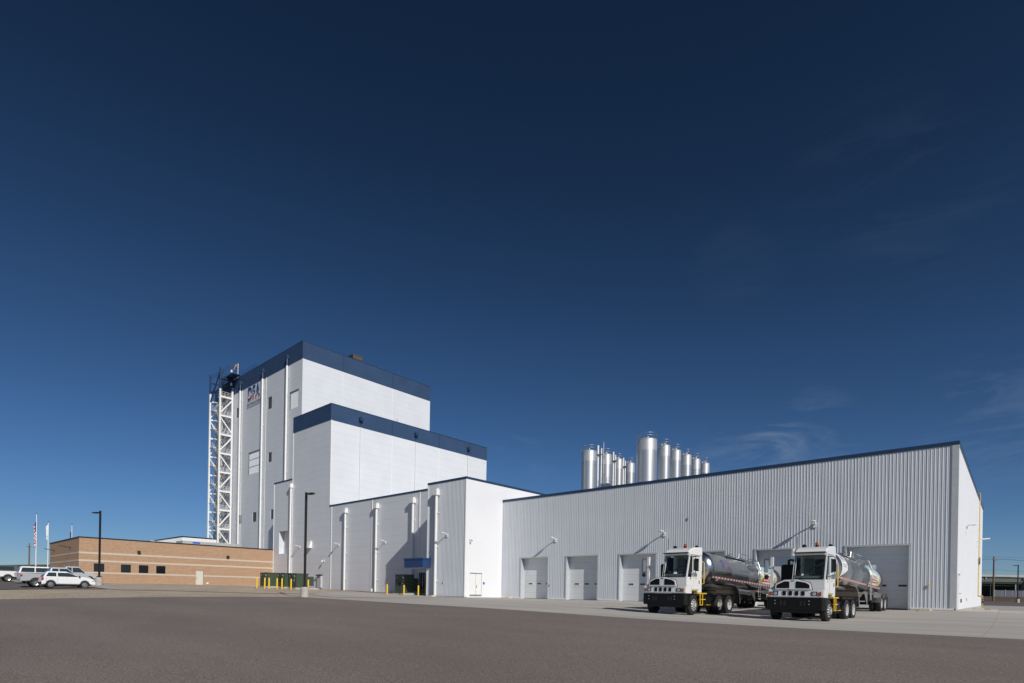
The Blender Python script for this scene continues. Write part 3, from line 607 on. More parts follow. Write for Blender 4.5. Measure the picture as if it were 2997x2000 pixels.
# ---- annex
o0 = (-84, 45.01, 0); P = thing('annex_block', o0, 'narrow grey annex with one high recessed opening, standing right of the brick office', 'building')
X0, X1, Y0, Y1, HT = -87.44, -81.46, 45.01, 52.9, 17.97
b = MB(); wall_y(b, Y0, X0, X1, ZB, HT-.1, [(-85.55, -82.4, 6.15, 9.82)], .9)
b.quad((X1, Y0, ZB), (X1, Y1, ZB), (X1, Y1, HT-.1), (X1, Y0, HT-.1)); b.quad((X1, Y1, ZB), (X0, Y1, ZB), (X0, Y1, HT-.1), (X1, Y1, HT-.1)); b.quad((X0, Y1, ZB), (X0, Y0, ZB), (X0, Y0, HT-.1), (X0, Y1, HT-.1))
b.build('wall', M['panel'], P, off=o0)
MB().box(-85.5, -82.45, Y0+.85, Y0+.95, 6.2, 9.8).build('recessed_door', M['doorwhite'], P, off=o0)
trim_box(P, o0, X0, X1-.06, Y0, Y1, HT); roof(P, o0, X0, X1, Y0, Y1, HT)
MB().box(X0-.03, X0+.10, Y0-.05, Y0-.002, .5, HT-.29).build('joint_cover', M['white'], P, off=o0)
downspout(P, o0, -82.0, Y0, 17.05, 1.6)
# ---- mid block
o0 = (-76, 45.01, 0); P = thing('middle_block', o0, 'mid height white block with navy parapet band, lower step of the tall tower', 'building')
X0, X1, Y0, Y1, HT, ZN = -81.44, -70.70, 45.01, 78.87, 27.56, 25.12
b = MB(); wall_y(b, Y0, X0, X1, ZB, ZN, []); wall_x(b, X1, Y0, Y1, 0, ZN, [])
b.quad((X1, Y1, ZB), (X0, Y1, ZB), (X0, Y1, ZN), (X1, Y1, ZN)); b.quad((X0, Y1, ZB), (X0, Y0, ZB), (X0, Y0, ZN), (X0, Y1, ZN)); b.build('wall', M['panel'], P, off=o0)
MB().box(X0-.04, X1+.04, Y0-.04, Y1+.04, ZN, HT-.18).build('parapet_band', M['navy'], P, off=o0)
trim_box(P, o0, X0, X1, Y0, Y1, HT, h=.18, w=.3)
MB().box(X1+.002, X1+.05, Y0+.0, Y0+.14, 12.8, ZN-.002).build('joint_cover', M['white'], P, off=o0)
MB().box(X0-.02, X0+.1, Y0-.05, Y0-.002, .4, ZN-.002).build('joint_cover', M['white'], P, off=o0)
for y in (56.32, 66.57):
    MB().box(X1+.002, X1+.03, y-.06, y+.06, 12.8, ZN-.002).build('joint_cover', M['white'], P, off=o0)
    MB().box(X1+.041, X1+.06, y-.06, y+.06, ZN, HT-.2).build('band_joint', M['navytrim'], P, off=o0)
for y in (50.11, 61.16, 73.74):
    hd = MB().box(X1+.045, X1+.5, y-.3, y+.3, 26.0, 26.5).box(X1+.045, X1+.3, y-.1, y+.1, 26.5, 26.65).build('collector_head', M['navytrim'], P, off=o0)
    MB().tube((X1+.14, y, 26.0), (X1+.14, y, ZN), .055, 8).build('downspout', M['navytrim'], P, off=o0)
    MB().tube((X1+.14, y, ZN), (X1+.14, y, 12.8), .05, 8).build('downspout', M['white'], P, off=o0)
for x, y in ((-71, 57.5), (-71, 70.5)): MB().tube((x, y, HT-.1), (x, y, HT+.6), .035, 6).build('lightning_rod', M['alu'], P, off=o0)
wall_lamp_y(P, o0, -78.9, Y0, 7.05)
MB().loft([[(-76.2, Y0-.003, 6.7), (-75.35, Y0-.003, 6.7), (-75.35, Y0-.003, 7.75), (-76.2, Y0-.003, 7.75)], [(-76.2, Y0-.55, 6.7), (-75.35, Y0-.55, 6.7), (-75.35, Y0-.2, 7.75), (-76.2, Y0-.2, 7.75)]]).build('vent_hood', M['white'], P, off=o0)
c_ = MB().path([(-71.9, Y0, 4.7), (-71.9, Y0-.35, 4.75)], .04, 6).box(-72, -71.8, Y0-.04, Y0-.003, 4.5, 4.9).build('camera_bracket', M['white'], P, off=o0)
MB().lathe([(0, -.18), (.11, -.14), (.15, 0), (.11, .1), (0, .1)], 10, 'z', (-71.9, Y0-.38, 4.6)).build('camera_dome', M['white'], c_, smooth=True, off=o0)
MB().box(-73.35, -72.35, Y0-.25, Y0-.003, .75, 2.5).build('electric_cabinet', M['jamb'], P, off=o0)
MB().box(-73.42, -72.28, Y0-.42, Y0-.003, 2.5, 2.68).build('cabinet_hood', M['darksteel'], P, off=o0)
MB().box(-73.2, -72.5, Y0-.9, Y0-.3, .3, .62).build('equipment_box', M['jamb'], P, off=o0)
# ---- tower
o0 = (-112, 52.93, 0); P = thing('process_tower', o0, 'tallest white tower with navy top band and blue and red company lettering', 'tower building')
X0, X1, Y0, Y1, HT, ZN = -132.0, -92.89, 52.93, 84.49, 45.88, 42.61
louv = [(-120.55, -118.95, 37.2, 39.3), (-106.1, -104.45, 36.0, 38.35), (-105.6, -104.15, 25.4, 27.3), (-111.95, -110.3, 14.05, 16.0), (-118.75, -117.2, 14.1, 15.95), (-104.15, -102.4, 14.0, 15.9)]
recs = [(-114.2, -108.5, 24.1, 28.6), (-97.3, -94.1, 34.1, 37.3)]
b = MB(); wall_y(b, Y0, X0, X1, ZB, ZN, [l+(.12,) for l in louv]+[l+(.12,) for l in recs])
wall_x(b, X1, Y0, Y1, 0, ZN, []); b.quad((X1, Y1, ZB), (X0, Y1, ZB), (X0, Y1, ZN), (X1, Y1, ZN)); b.quad((X0, Y1, ZB), (X0, Y0, ZB), (X0, Y0, ZN), (X0, Y1, ZN)); b.build('wall', M['panel'], P, off=o0)
MB().box(X0-.04, X1+.04, Y0-.04, Y1+.04, ZN, HT-.18).build('parapet_band', M['navy'], P, off=o0)
trim_box(P, o0, X0, X1, Y0, Y1, HT, h=.18, w=.3)
for l in louv: MB().box(l[0]+.04, l[1]-.04, Y0+.06, Y0+.11, l[2]+.04, l[3]-.04).build('louver', M['louver'], P, off=o0)
for l in recs:
    b = MB(); ribs_y(b, Y0+.11, l[0], l[1], l[2], l[3], .36, .05); q = b.build('wall_panel', M['panelplain'], P, off=o0)
    fr = MB().box(l[0]-.1, l[0], Y0-.06, Y0+.2, l[2], l[3]+.1).box(l[0]-.1, l[1]+.1, Y0-.06, Y0+.2, l[3], l[3]+.12)
    if l[1] < -100: fr.box(l[0], l[1], Y0+.03, Y0+.06, l[2]+1.5, l[2]+1.56).box(l[0], l[1], Y0+.03, Y0+.06, l[2]+3.0, l[2]+3.06)
    fr.build('panel_frame', M['jamb'], q, off=o0)
for x in (-117.73, -106.88, -99.0):
    MB().box(x-.08, x+.08, Y0-.05, Y0-.002, 1, ZN-.002).build('joint_cover', M['white'], P, off=o0); MB().box(x-.08, x+.08, Y0-.06, Y0-.041, ZN, HT-.2).build('band_joint', M['navytrim'], P, off=o0)
for y in (61.65, 73.85):
    MB().box(X1+.002, X1+.03, y-.06, y+.06, 13, ZN-.002).build('joint_cover', M['white'], P, off=o0); MB().box(X1+.041, X1+.06, y-.06, y+.06, ZN, HT-.2).build('band_joint', M['navytrim'], P, off=o0)
for x in (-118.75, -108.5, -98.6): downspout(P, o0, x, Y0-.04, 44.5, 6.5, r=.2, zpaint=ZN-.1, mpaint='navytrim')
# lettering
w_, h_ = 5.3, 2.7
tm = text_mesh('DFA', 3.6, 0.03, spacing=1.12)
vx = [v[0] for v in tm.v]; vy = [v[1] for v in tm.v]; sx = w_/(max(vx)-min(vx)); sy = h_/(max(vy)-min(vy)); x_, y_ = min(vx), min(vy)
tm.v = [(-114.75+(a-x_)*sx, Y0-.12-c, 39.65+(bb-y_)*sy) for a, bb, c in tm.v]
tm.build('sign_letters', logo_mat(-114.75+112, 39.65, w_, h_), P, off=o0)
tm = text_mesh('Dairy Farmers of America', .70, 0.02, shear=.3); vx = [v[0] for v in tm.v]; sx = 6.6/(max(vx)-min(vx))
tm.v = [(-115.3+a*sx, Y0-.1-c, 38.72+bb) for a, bb, c in tm.v]; tm.build('sign_letters', M['decalgrey'], P, off=o0)
MB().box(-115.4, -108.9, Y0-.09, Y0-.05, 38.22, 38.30).build('sign_underline', M['decalgrey'], P, off=o0)
# rooftop hood and masts
MB().loft([[(-96.5, 65.8, HT-.3), (-95.3, 65.8, HT-.3), (-95.3, 67.0, HT-.3), (-96.5, 67.0, HT-.3)], [(-96.9, 65.2, HT+1.9), (-94.9, 65.2, HT+1.9), (-94.9, 67.7, HT+1.9), (-96.9, 67.7, HT+1.9)]]).build('exhaust_hood', M['tan'], P, off=o0)
for x, y, z in ((-93.5, 76, 1.1), (-93.3, 71, .7), (-94, 79.5, .6)): MB().tube((x, y, HT-.1), (x, y, HT+z), .05, 6).build('mast', M['alu'], P, off=o0)
b = MB(); pts = [(-121.5, 53.3), (-110, 53.3)]
for zz_ in (.55, 1.1): b.tube((-131.5, 53.3, HT+zz_), (-112, 53.3, HT+zz_), .03, 6)
for x in np.arange(-131.5, -111, 1.6): b.tube((x, 53.3, HT-.1), (x, 53.3, HT+1.1), .03, 6)
b.build('guardrail', M['navytrim'], P, off=o0)
# windsock
ws = thing('windsock', (-121.4, 53.5, HT), 'small orange windsock on a white mast above the stair tower', 'windsock')
MB().tube((0, 0, -.1), (0, 0, 3.6), .07, 8).box(-.5, 0, -.04, .04, 3.5, 3.6).build('mast', M['white'], ws)
MB().lathe([(.24, 0), (.21, .5), (.16, 1.0), (.11, 1.4)], 12, 'z').build('sock', M['windsock'], ws, smooth=True)
sk = ws.children[1]; sk.location = (-.45, -.1, 3.45); sk.rotation_euler = (R(12), R(-140), 0)
# ------------------------------------------------------------------ stair tower
sx0, sx1, sy0, sy1 = -127.2, -121.9, 49.9, 52.55
o0 = (-124.5, 51, 0); P = thing('stair_tower', o0, 'open white steel stair tower with navy top, on the left of the tall tower', 'stair tower')
tops = {(sx0, sy0): 47.4, (sx1, sy0): 47.8, (sx1, sy1): 47.5, (sx0, sy1): 47.2}
for (x, y), zt in tops.items():
    MB().box(x-.17, x+.17, y-.17, y+.17, 0, 43.2).build('post', M['white'], P, off=o0)
    MB().box(x-.165, x+.165, y-.165, y+.165, 43.2, zt).build('post', M['navytrim'], P, off=o0)
lv = [41.6-4.08*i for i in range(10)]
for i, z in enumerate(lv+[45.68]):
    mm = M['navytrim'] if z > 43 else M['white']
    b = MB()
    for (p, q) in (((sx1, sy0), (sx1, sy1)), ((sx0, sy0), (sx0, sy1)), ((sx0, sy1), (sx1, sy1))):
        b.box(min(p[0], q[0])-.08, max(p[0], q[0])+.08, min(p[1], q[1])-.08, max(p[1], q[1])+.08, z-.18, z+.18) if p[0] != q[0] or p[1] != q[1] else None
    b.box(sx1-1.25, sx1, sy0, sy1, z-.02, z+.04)
    b.build('landing', mm, P, off=o0)
    r_ = MB()
    for h in (.4, .75, 1.1): r_.tube((sx1+.02, sy0, z+h), (sx1+.02, sy1, z+h), .028, 6); r_.tube((sx1-1.2, sy0-.02, z+h), (sx1, sy0-.02, z+h), .028, 6)
    for y in np.linspace(sy0+.4, sy1-.3, 4): r_.tube((sx1+.02, y, z), (sx1+.02, y, z+1.1), .028, 6)
    r_.build('railing', mm, P, off=o0)
    # half landing at the far-left end
    zh = z-2.04
    b = MB().box(sx0, sx0+1.15, sy0, sy1, zh-.1, zh+.04)
    b.build('landing', mm, P, off=o0)
    # flights
    for (ya, yb, za, zb, x_s, x_e) in ((sy0+.1, sy0+1.15, z-4.08, zh, sx1-1.25, sx0+1.15), (sy0+1.4, sy1-.1, zh, z, sx0+1.15, sx1-1.25)):
        f = MB(); n_ = 10
        for t in range(n_):
            u = (t+.5)/n_; xx = x_s+(x_e-x_s)*u; zc = za+(zb-za)*(t+1)/(n_+1)
            f.box(xx-.14, xx+.14, ya+.04, yb-.04, zc-.02, zc+.02)
        for y in (ya, yb): f.bar((x_s, y, za), (x_e, y, zb), .09)
        fo = f.build('stair_flight', M['stairgrey'] if z < 43 else mm, P, off=o0)
        h_r = MB()
        for y in (ya, yb):
            for h in (.45, .95): h_r.tube((x_s, y, za+h), (x_e, y, zb+h), .026, 6)
            for u in (0, .33, .66, 1): h_r.tube((x_s+(x_e-x_s)*u, y, za+(zb-za)*u), (x_s+(x_e-x_s)*u, y, za+(zb-za)*u+.95), .026, 6)
        h_r.build('handrail', mm, fo, off=o0)
for i, z in enumerate(lv):
    zl, zu = z-4.08, z
    ya_, yb_ = (sy0, sy1) if i % 2 == 0 else (sy1, sy0)
    MB().bar((sx1+.1, ya_, zl+.5), (sx1+.1, yb_, zu-.4), .25).build('brace', M['white'], P, off=o0)
    MB().bar((sx0, ya_, zl+.3), (sx0, yb_, zu-.3), .2).build('brace', M['white'], P, off=o0)
b = MB().bar((sx0+.2, sy0, 41.5), (sx1-.5, sy0, 46.6), .22); b.box(sx1-1.2, sx1+3.2, sy0+1.2, sy1+.4, 46.05, 46.15); b.build('roof_bridge', M['navytrim'], P, off=o0)
b = MB()
for h in (.55, 1.1): b.path([(sx0, sy0+.3, 46.2+h), (sx1+3.2, sy0+.3, 46.2+h), (sx1+3.2, sy1+.9, 46.2+h)], .03, 6)
for x in np.arange(sx0, sx1+3.3, 1.2): b.tube((x, sy0+.3, 46.2), (x, sy0+.3, 47.3), .03, 6)
b.build('guardrail', M['navytrim'], P, off=o0)
for z in (47.2, 44.4): MB().box(sx1+.2, sx1+.55, sy1-.6, sy1-.3, z, z+.5).build('lamp', M['white'], P, off=o0)
# ------------------------------------------------------------------ brick office
o0 = (-97, 30, 0); P = thing('brick_office', o0, 'single storey tan brick office with pale stone bands and a row of dark square windows', 'office building')
X0, X1, Y0, Y1, HT = -106.4, -87.44, 17.67, 45.0, 6.96
wins = [(19.38, 20.62, 2.36, 3.48), (22.6, 23.84, 2.36, 3.48), (24.84, 26.08, 2.36, 3.48), (27.1, 28.35, 2.36, 3.48)]
dr = [(32.63, 33.74, .6, 3.0)]
b = MB(); wall_x(b, X1, Y0, Y1, ZB, HT-.1, wins+dr, .12)
sw = [(-104.75, -104.3), (-102.75, -102.3), (-100.85, -100.4), (-95.95, -95.5), (-93.25, -92.8), (-90.0, -89.55)]
wall_y(b, Y0, X0, X1, ZB, HT-.1, [(a, c, 2.3, 3.62, .05) for a, c in sw])
b.quad((X1, Y1, ZB), (X0, Y1, ZB), (X0, Y1, HT-.1), (X1, Y1, HT-.1)); b.quad((X0, Y1, ZB), (X0, Y0, ZB), (X0, Y0, HT-.1), (X0, Y1, HT-.1))
b.build('brick_wall', M['brick'], P, off=o0)
for z0_, z1_ in ((4.72, 4.96), (3.70, 3.94)):
    MB().box(X0-.02, X1+.02, Y0-.02, Y0+.1, z0_, z1_).box(X1-.1, X1+.02, Y0+.1, Y1, z0_, z1_).build('stone_band', M['stone'], P, off=o0)
b = MB().box(X0-.02, X1+.02, Y0-.02, Y0+.1, 2.14, 2.30); b.box(X1-.1, X1+.025, Y0+.1, 32.6, 2.12, 2.33); b.box(X1-.1, X1+.025, 33.77, Y1, 2.12, 2.33); b.build('stone_band', M['stone'], P, off=o0)
b = MB().box(X1-.1, X1+.03, Y0+.1, 32.6, ZB, .88).box(X1-.1, X1+.03, 33.77, Y1, ZB, .80).box(X0-.02, X1+.03, Y0-.03, Y0+.1, ZB, .95); b.build('foundation', M['concrete'], P, off=o0)
for w in wins:
    q = MB().box(X1-.10, X1-.06, w[0], w[1], w[2], w[3]).build('window', M['darkglass'], P, off=o0)
    MB().box(X1-.059, X1-.03, w[0], w[0]+.05, w[2], w[3]).box(X1-.059, X1-.03, w[1]-.05, w[1], w[2], w[3]).box(X1-.059, X1-.03, w[0]+.05, w[1]-.05, w[3]-.05, w[3]).box(X1-.059, X1-.03, w[0]+.05, w[1]-.05, w[2], w[2]+.05).build('window_frame', M['darksteel'], q, off=o0)
for a, c in sw: MB().box(a+.01, c-.01, Y0+.02, Y0+.06, 2.32, 3.60).build('window', M['darkglass'], P, off=o0)
q = MB().box(X1-.09, X1-.05, 32.66, 33.71, .62, 2.97).build('door', mat('cream_door', (.62, .60, .54), .5), P, off=o0)
MB().box(X1-.049, X1, 32.75, 32.82, 1.75, 1.9).build('handle', M['darksteel'], q, off=o0)
trim_box(P, o0, X0, X1, Y0, Y1, HT, h=.16, w=.3, m='darksteel'); roof(P, o0, X0, X1, Y0, Y1, HT)
for y in (24.76, 37.35): MB().box(X1+.003, X1+.12, y-.1, y+.1, 5.15, 5.5).loft([[(X1+.121, y-.17, 5.1), (X1+.121, y+.17, 5.1), (X1+.121, y+.17, 5.5), (X1+.121, y-.17, 5.5)], [(X1+.45, y-.17, 5.2), (X1+.45, y+.17, 5.2), (X1+.45, y+.17, 5.42), (X1+.45, y-.17, 5.42)]]).build('wall_lamp', M['darksteel'], P, off=o0)
for x in (-92.4, -103.0):
    q = MB().box(x-.1, x+.1, Y0-.06, Y0-.003, 5.45, 5.75).path([(x, Y0-.05, 5.65), (x, Y0-1.25, 5.85)], .045, 6).build('wall_lamp', M['darksteel'], P, off=o0)
MB().box(X1+.004, X1+.05, 34.2, 34.5, 1.0, 1.25).build('vent', M['white'], P, off=o0)
# ---- white hall behind the office
o0 = (-118, 40, 0); P = thing('rear_hall', o0, 'low white metal hall with dark roof trim, seen above the brick office roof', 'building')
X0, X1, Y0, Y1, HT = -138.0, -115.4, 40.3, 47.0, 10.35
b = MB(); ribs_y(b, Y0, X0, X1, 0, HT-.1, .3, .04); b.quad((X1, Y0, 0), (X1, Y1, 0), (X1, Y1, HT-.1), (X1, Y0, HT-.1)); b.quad((X0, Y0, 0), (X0, Y1, 0), (X0, Y1, HT-.1), (X0, Y0, HT-.1))
b.build('wall', M['smooth'], P, off=o0); trim_box(P, o0, X0, X1, Y0, Y1, HT, h=.22, m='darksteel'); roof(P, o0, X0, X1, Y0, Y1, HT)
# rooftop unit on the office
ru = thing('rooftop_unit', (-98.5, 38, 6.6), 'long grey rooftop air unit with small blue label, on the brick office roof', 'air unit')
MB().box(-1.5, 1.5, -4.0, 6.0, 0, 1.5).build('casing', M['farpale'], ru, bevel=.04)
MB().box(1.503, 1.52, -2.4, -1.2, 1.12, 1.38).build('label_plate', M['bluesign'], ru)
vp = thing('roof_vent', (-100.5, 30.5, 6.6), 'small white vent cap on the brick office roof', 'vent')
MB().tube((0, 0, 0), (0, 0, .9), .18, 10).build('pipe', M['white'], vp); MB().box(-.35, .35, -.35, .35, .9, 1.35).build('cap', M['white'], vp, bevel=.05)

# ------------------------------------------------------------------ silos
SR = random.Random(3)
def silo(x, y, r, ztop, label, grp, cone=True):
    P = thing('storage_silo', (x, y, .4), label, 'silo', group=grp); zt = ztop-.4
    MB().lathe([(r, 0), (r, zt-2.4)], 48, 'z', close=True).build('shell', M['silo'], P, smooth=True)
    MB().lathe([(r+.012, zt-2.4), (r+.012, zt-.25), (r+.05, zt-.24), (r+.05, zt-.12), (r-.1, zt), (r*.4, zt+.45*r*.4), (.0, zt+.5*r*.4)], 48, 'z').build('roof_cone', M['silotop'], P, smooth=True)
    b = MB(); n = max(10, int(r*9)); nn = 28; rr = r+.02
    for h in (.55, 1.1):
        for i in range(nn):
            a, c = 2*math.pi*i/nn, 2*math.pi*(i+1)/nn
            b.tube((rr*math.cos(a), rr*math.sin(a), zt+h), (rr*math.cos(c), rr*math.sin(c), zt+h), .028, 5)
    for i in range(n):
        a = 2*math.pi*i/n; b.tube((rr*math.cos(a), rr*math.sin(a), zt-.3), (rr*math.cos(a), rr*math.sin(a), zt+1.1), .028, 5)
    b.build('railing', M['alu'], P)
    MB().tube((r*.3, -r*.4, zt), (r*.3, -r*.4, zt+.45), .14, 8).tube((-r*.5, 0, zt-.1), (-r*.5, 0, zt+.5), .12, 8).box(-.2, .25, -.2, .2, zt+.1, zt+.45).build('roof_vents', M['white'], P, bevel=.03)
    MB().tube((-r-.12, -.15, 0), (-r-.12, -.15, zt), .07, 8).build('vent_pipe', M['alu'], P, smooth=True)
    return P
g1 = 'silos in the right row behind the warehouse'; g2 = 'silos in the left row behind the warehouse'
silo(-54.26, 109.8, 1.98, 32.3, 'widest stainless silo, first and nearest of the right row', g1)
for i, (y, w) in enumerate(((116.1, 'second silo of the right row, just behind the widest silo'), (121.6, 'third silo of the right row, between two equal slim silos'), (127.2, 'fourth silo of the right row, slim with bright top'), (132.5, 'fifth silo of the right row, next to last'), (138.0, 'last and farthest slim silo at the right end of the right row'))):
    silo(-53.4, y, (1.16, 1.15, 1.15, 1.07, 1.06)[i], 32.2, w, g1)
for i, (x, y, r_, w) in enumerate(((-67.94, 110.0, 1.64, 'broad stainless silo at the far left of both silo rows'), (-66.7, 115.2, 1.30, 'second silo of the left row, with a tall mast pipe on its left'), (-66.8, 120.9, 1.08, 'third silo of the left row, between two white standpipes'), (-66.8, 126.6, 1.16, 'last slim silo of the left row, beside the widest silo'))):
    silo(x, y, r_, 32.2, w, g2)
for i, (x, y, zt, w, r_) in enumerate(((-67.25, 112.6, 33.9, 'tall pair of white standpipes between the first two silos of the left row', .22), (-66.45, 118.0, 33.3, 'white standpipe between the second and third silo of the left row', .2), (-66.95, 123.6, 33.0, 'white standpipe between the third and last silo of the left row', .2))):
    t = thing('standpipe', (x, y, .4), w, 'pipe', group='standpipes between the silos of the left row')
    MB().tube((0, 0, 0), (0, 0, zt-.4), r_, 12).build('pipe', M['white'], t, smooth=True)
    MB().tube((.75*(i == 0)+.42*(i > 0), .2, 0), (.75*(i == 0)+.42*(i > 0), .2, zt-1.1), r_*.7, 10).build('pipe', M['white'], t, smooth=True)
    MB().box(-.35, .9, -.3, .4, zt-2.6, zt-2.4).build('bracket', M['alu'], t)
t = thing('lightning_mast', (-66.3, 113.4, .4), 'thin mast with ball finial standing in front of the second silo', 'mast')
MB().tube((0, 0, 0), (0, 0, 34.2), .06, 8).build('pole', M['alu'], t)
b = MB()
for z in (34.2, 31.0, 27, 24.5): b.lathe([(0, -.2), (.18, -.1), (.2, 0), (.18, .1), (0, .2)], 10, 'z', (0, 0, z))
b.build('finial', M['alu'], t, smooth=True)
# steam above the silos is thin enough to be part of the sky

# ------------------------------------------------------------------ poles, bollards, transformers
def area_light(x, y, label, h, ang, cat='lamp post', base=True):
    z = H(x, y); P = thing('lamp_post', (x, y, z), label, cat, rz=ang, group='dark parking lot lamp posts')
    q = MB().lathe([(.31, -.4), (.31, .74), (.29, .78)], 24, 'z', close=True).build('concrete_base', M['concrete'], P, smooth=True)
    MB().box(-.17, .17, -.17, .17, .782, .88).build('base_cover', M['darksteel'], P, bevel=.01)
    MB().box(-.075, .075, -.075, .075, .85, h).build('pole', M['darksteel'], P, bevel=.01)
    pr = [(-.17, 0), (.17, 0), (.2, .05), (.12, .12), (-.12, .12), (-.2, .05)]
    zt = h-.22
    a = MB().bar((.07, 0, zt+.06), (.30, 0, zt+.06), .09).build('arm', M['darksteel'], P)
    MB().loft([[(.25, u*.5, zt+v*.9) for u, v in pr], [(.45, u*1.1, zt-.02+v) for u, v in pr], [(.85, u*1.1, zt-.02+v) for u, v in pr], [(1.08, u*.6, zt+.02+v*.5) for u, v in pr]]).build('lamp_head', M['darksteel'], P, smooth=True, sharp=60)
    return P
area_light(-38.9, 22.67, 'dark lamp post on a round concrete base at the asphalt edge, before the hall', 8.08, R(0))
area_light(-65.7, 15.05, 'dark lamp post on a concrete base beside the parked white cars', 7.5, R(205))
area_light(.25, 168.0, 'distant black lamp post at the far right edge', 8.0, R(225))
def bollard(x, y, label, grp):
    P = thing('bollard', (x, y, H(x, y)), label, 'bollard', group=grp)
    MB().lathe([(.085, -.2), (.085, 1.06), (.075, 1.10), (.045, 1.135), (0, 1.145)], 18, 'z').build('post', M['yellow'], P, smooth=True)
    return P
gb = 'yellow bollards around the green transformer row'
for (x, y), w in zip(((-57.26, 27.68), (-56.67, 28.27), (-56.34, 28.59), (-55.73, 29.19), (-55.36, 29.56), (-54.68, 30.24), (-53.38, 31.53)),
    ('yellow bollard farthest left, standing alone before the brick wall', 'yellow bollard in front of the left transformer, left one of its pair', 'yellow bollard in front of the left transformer, right one of its pair', 'yellow bollard in front of the middle transformer, left one of its pair', 'yellow bollard in front of the middle transformer, right one of its pair', 'yellow bollard in front of the rightmost of the three small transformers', 'yellow bollard just right of the near lamp post')): bollard(x, y, w, gb)
gb = 'yellow bollards around the large transformer'
for (x, y), w in zip(((-49.01, 38.7), (-47.7, 40.0), (-45.99, 40.6)), ('yellow bollard left of the large green transformer', 'yellow bollard touching the front of the large green transformer', 'yellow bollard before the dark glass entrance')): bollard(x, y, w, gb)
def transformer(x, y, w, d, h, label, grp, rz=0, fins=True, big=False):
    z = H(x, y); P = thing('transformer', (x, y, z), label, 'transformer', rz=rz, group=grp)
    MB().box(-w/2-.2, w/2+.2, -d/2-.2, d/2+(1.1 if fins else .2), -.3, .14).build('concrete_pad', M['concrete'], P)
    MB().box(-w/2, w/2, -d/2, d/2, .141, h).build('cabinet', M['green'], P, bevel=.02)
    MB().box(-w/2-.03, w/2+.03, -d/2-.04, d/2+.03, h, h+.05).build('lid', M['green'], P)
    MB().box(-.012, .012, -d/2-.012, -d/2-.001, .25, h-.05).box(-.1, -.04, -d/2-.05, -d/2-.001, h*.45, h*.6).build('door_seam', M['black'], P)
    st = MB()
    for u, v, s in ((-.6, .87, .06), (.55, .87, .09), (.7, .84, .05), (.62, .7, .05), (.5, .56, .09), (0, .93, .05)): st.box(u*w/2-s, u*w/2+s*.6, -d/2-.008, -d/2-.002, v*h-s, v*h+s*.8)
    st.build('warning_stickers', M['sticker'], P)
    if fins:
        f = MB(); n = 9
        for i in range(n):
            xx = -w*.4+i*w*.8/(n-1); f.box(xx-.02, xx+.02, d/2+.002, d/2+.75, .35, h*.82)
        f.box(-w*.42, w*.42, d/2+.02, d/2+.7, h*.80, h*.84); f.build('cooling_fins', M['green'], P)
        MB().box(-.12, .12, d/2+.3, d/2+.5, h*.84+.002, h*.84+.15).build('gauge', M['sticker'], P)
    return P
gt = 'three small green transformers by the brick office'
transformer(-59.3, 30.1, 1.75, 1.3, 1.60, 'small green transformer nearest the brick wall, leftmost of three', gt, R(0))
transformer(-57.9, 31.4, 1.75, 1.3, 1.62, 'small green transformer in the middle of the three', gt, R(0))
transformer(-56.1, 31.9, 1.75, 1.5, 1.64, 'small green transformer with cooling fins, rightmost of three and beside the near lamp post', gt, R(0))
transformer(-49.25, 41.4, 1.75, 1.35, 2.2, 'large dark green transformer with white stickers beside the blue canopy entrance', 'large transformer', R(0), big=True)
# splash blocks at wall foot
sp = 'pale concrete splash blocks along the wall foot'
for x, y, w, rz in ((-4.05, 45.9, 'pale splash block in front of the ribbed wall, right of the rightmost garage door', 0), (-1.9, 57, 'pale splash block at the foot of the white end wall, left of the gas pipe', 90), (-1.6, 82.5, 'pale splash block behind the foot of the gas pipe', 90), (-37.9, 46.1, 'pale splash block left of the first garage door', 0), (-43.5, 40.3, 'pale splash block under the downspout by the ribbed block', 0)):
    P = thing('splash_block', (x, y, H(x, y)), w, 'splash block', rz=R(rz), group=sp)
    MB().loft([[(-.28, -.25, -.05), (.28, -.25, -.05), (.28, -.25, .12), (-.28, -.25, .12)], [(-.3, .35, -.05), (.3, .35, -.05), (.3, .35, .17), (-.3, .35, .17)]]).build('block', M['stone'], P, bevel=.02)
# flagpoles
def flag_cloth(b, w, h, fold, n=14, k=16):
    """limp hanging cloth: UV'd grid"""
    V = []; UV = []
    for j in range(k+1):
        v = j/k
        for i in range(n+1):
            u = i/n; dx = fold*u*(1-.35*(1-v)); dz = -.55*u*h
            V.append((-.06-dx*w*(.5+.5*v), .16*math.sin(u*11+v*2)*min(1, u*3), -h*(1-v)+dz*(.35+.65*(1-v))*1.3)); UV.append((u, v))
    F = [(j*(n+1)+i, j*(n+1)+i+1, (j+1)*(n+1)+i+1, (j+1)*(n+1)+i) for j in range(k) for i in range(n)]
    return V, F, UV
def flagpole(x, y, h, label, m, w, fh, zf, rz):
    z = H(x, y); P = thing('flagpole', (x, y, z), label, 'flagpole', rz=rz, group='flagpoles beyond the parked cars')
    MB().tube((0, 0, -.2), (0, 0, h), .09, 14, .05).build('pole', M['white'], P, smooth=True)
    MB().lathe([(0, -.12), (.1, -.05), (.12, 0), (.1, .05), (0, .12)], 10, 'z', (0, 0, h+.1)).build('finial', M['alu'], P, smooth=True)
    V, F, UV = flag_cloth(None, w, fh, .22)
    me = bpy.data.meshes.new('flag'); me.from_pydata([(a, bb, c+zf) for a, bb, c in V], [], F); ul = me.uv_layers.new(name='UVMap')
    for lp in me.loops: ul.data[lp.index].uv = UV[lp.vertex_index]
    for p in me.polygons: p.use_smooth = True
    me.materials.append(m); o = bpy.data.objects.new('flag', me); COL.objects.link(o); o.parent = P
    return P
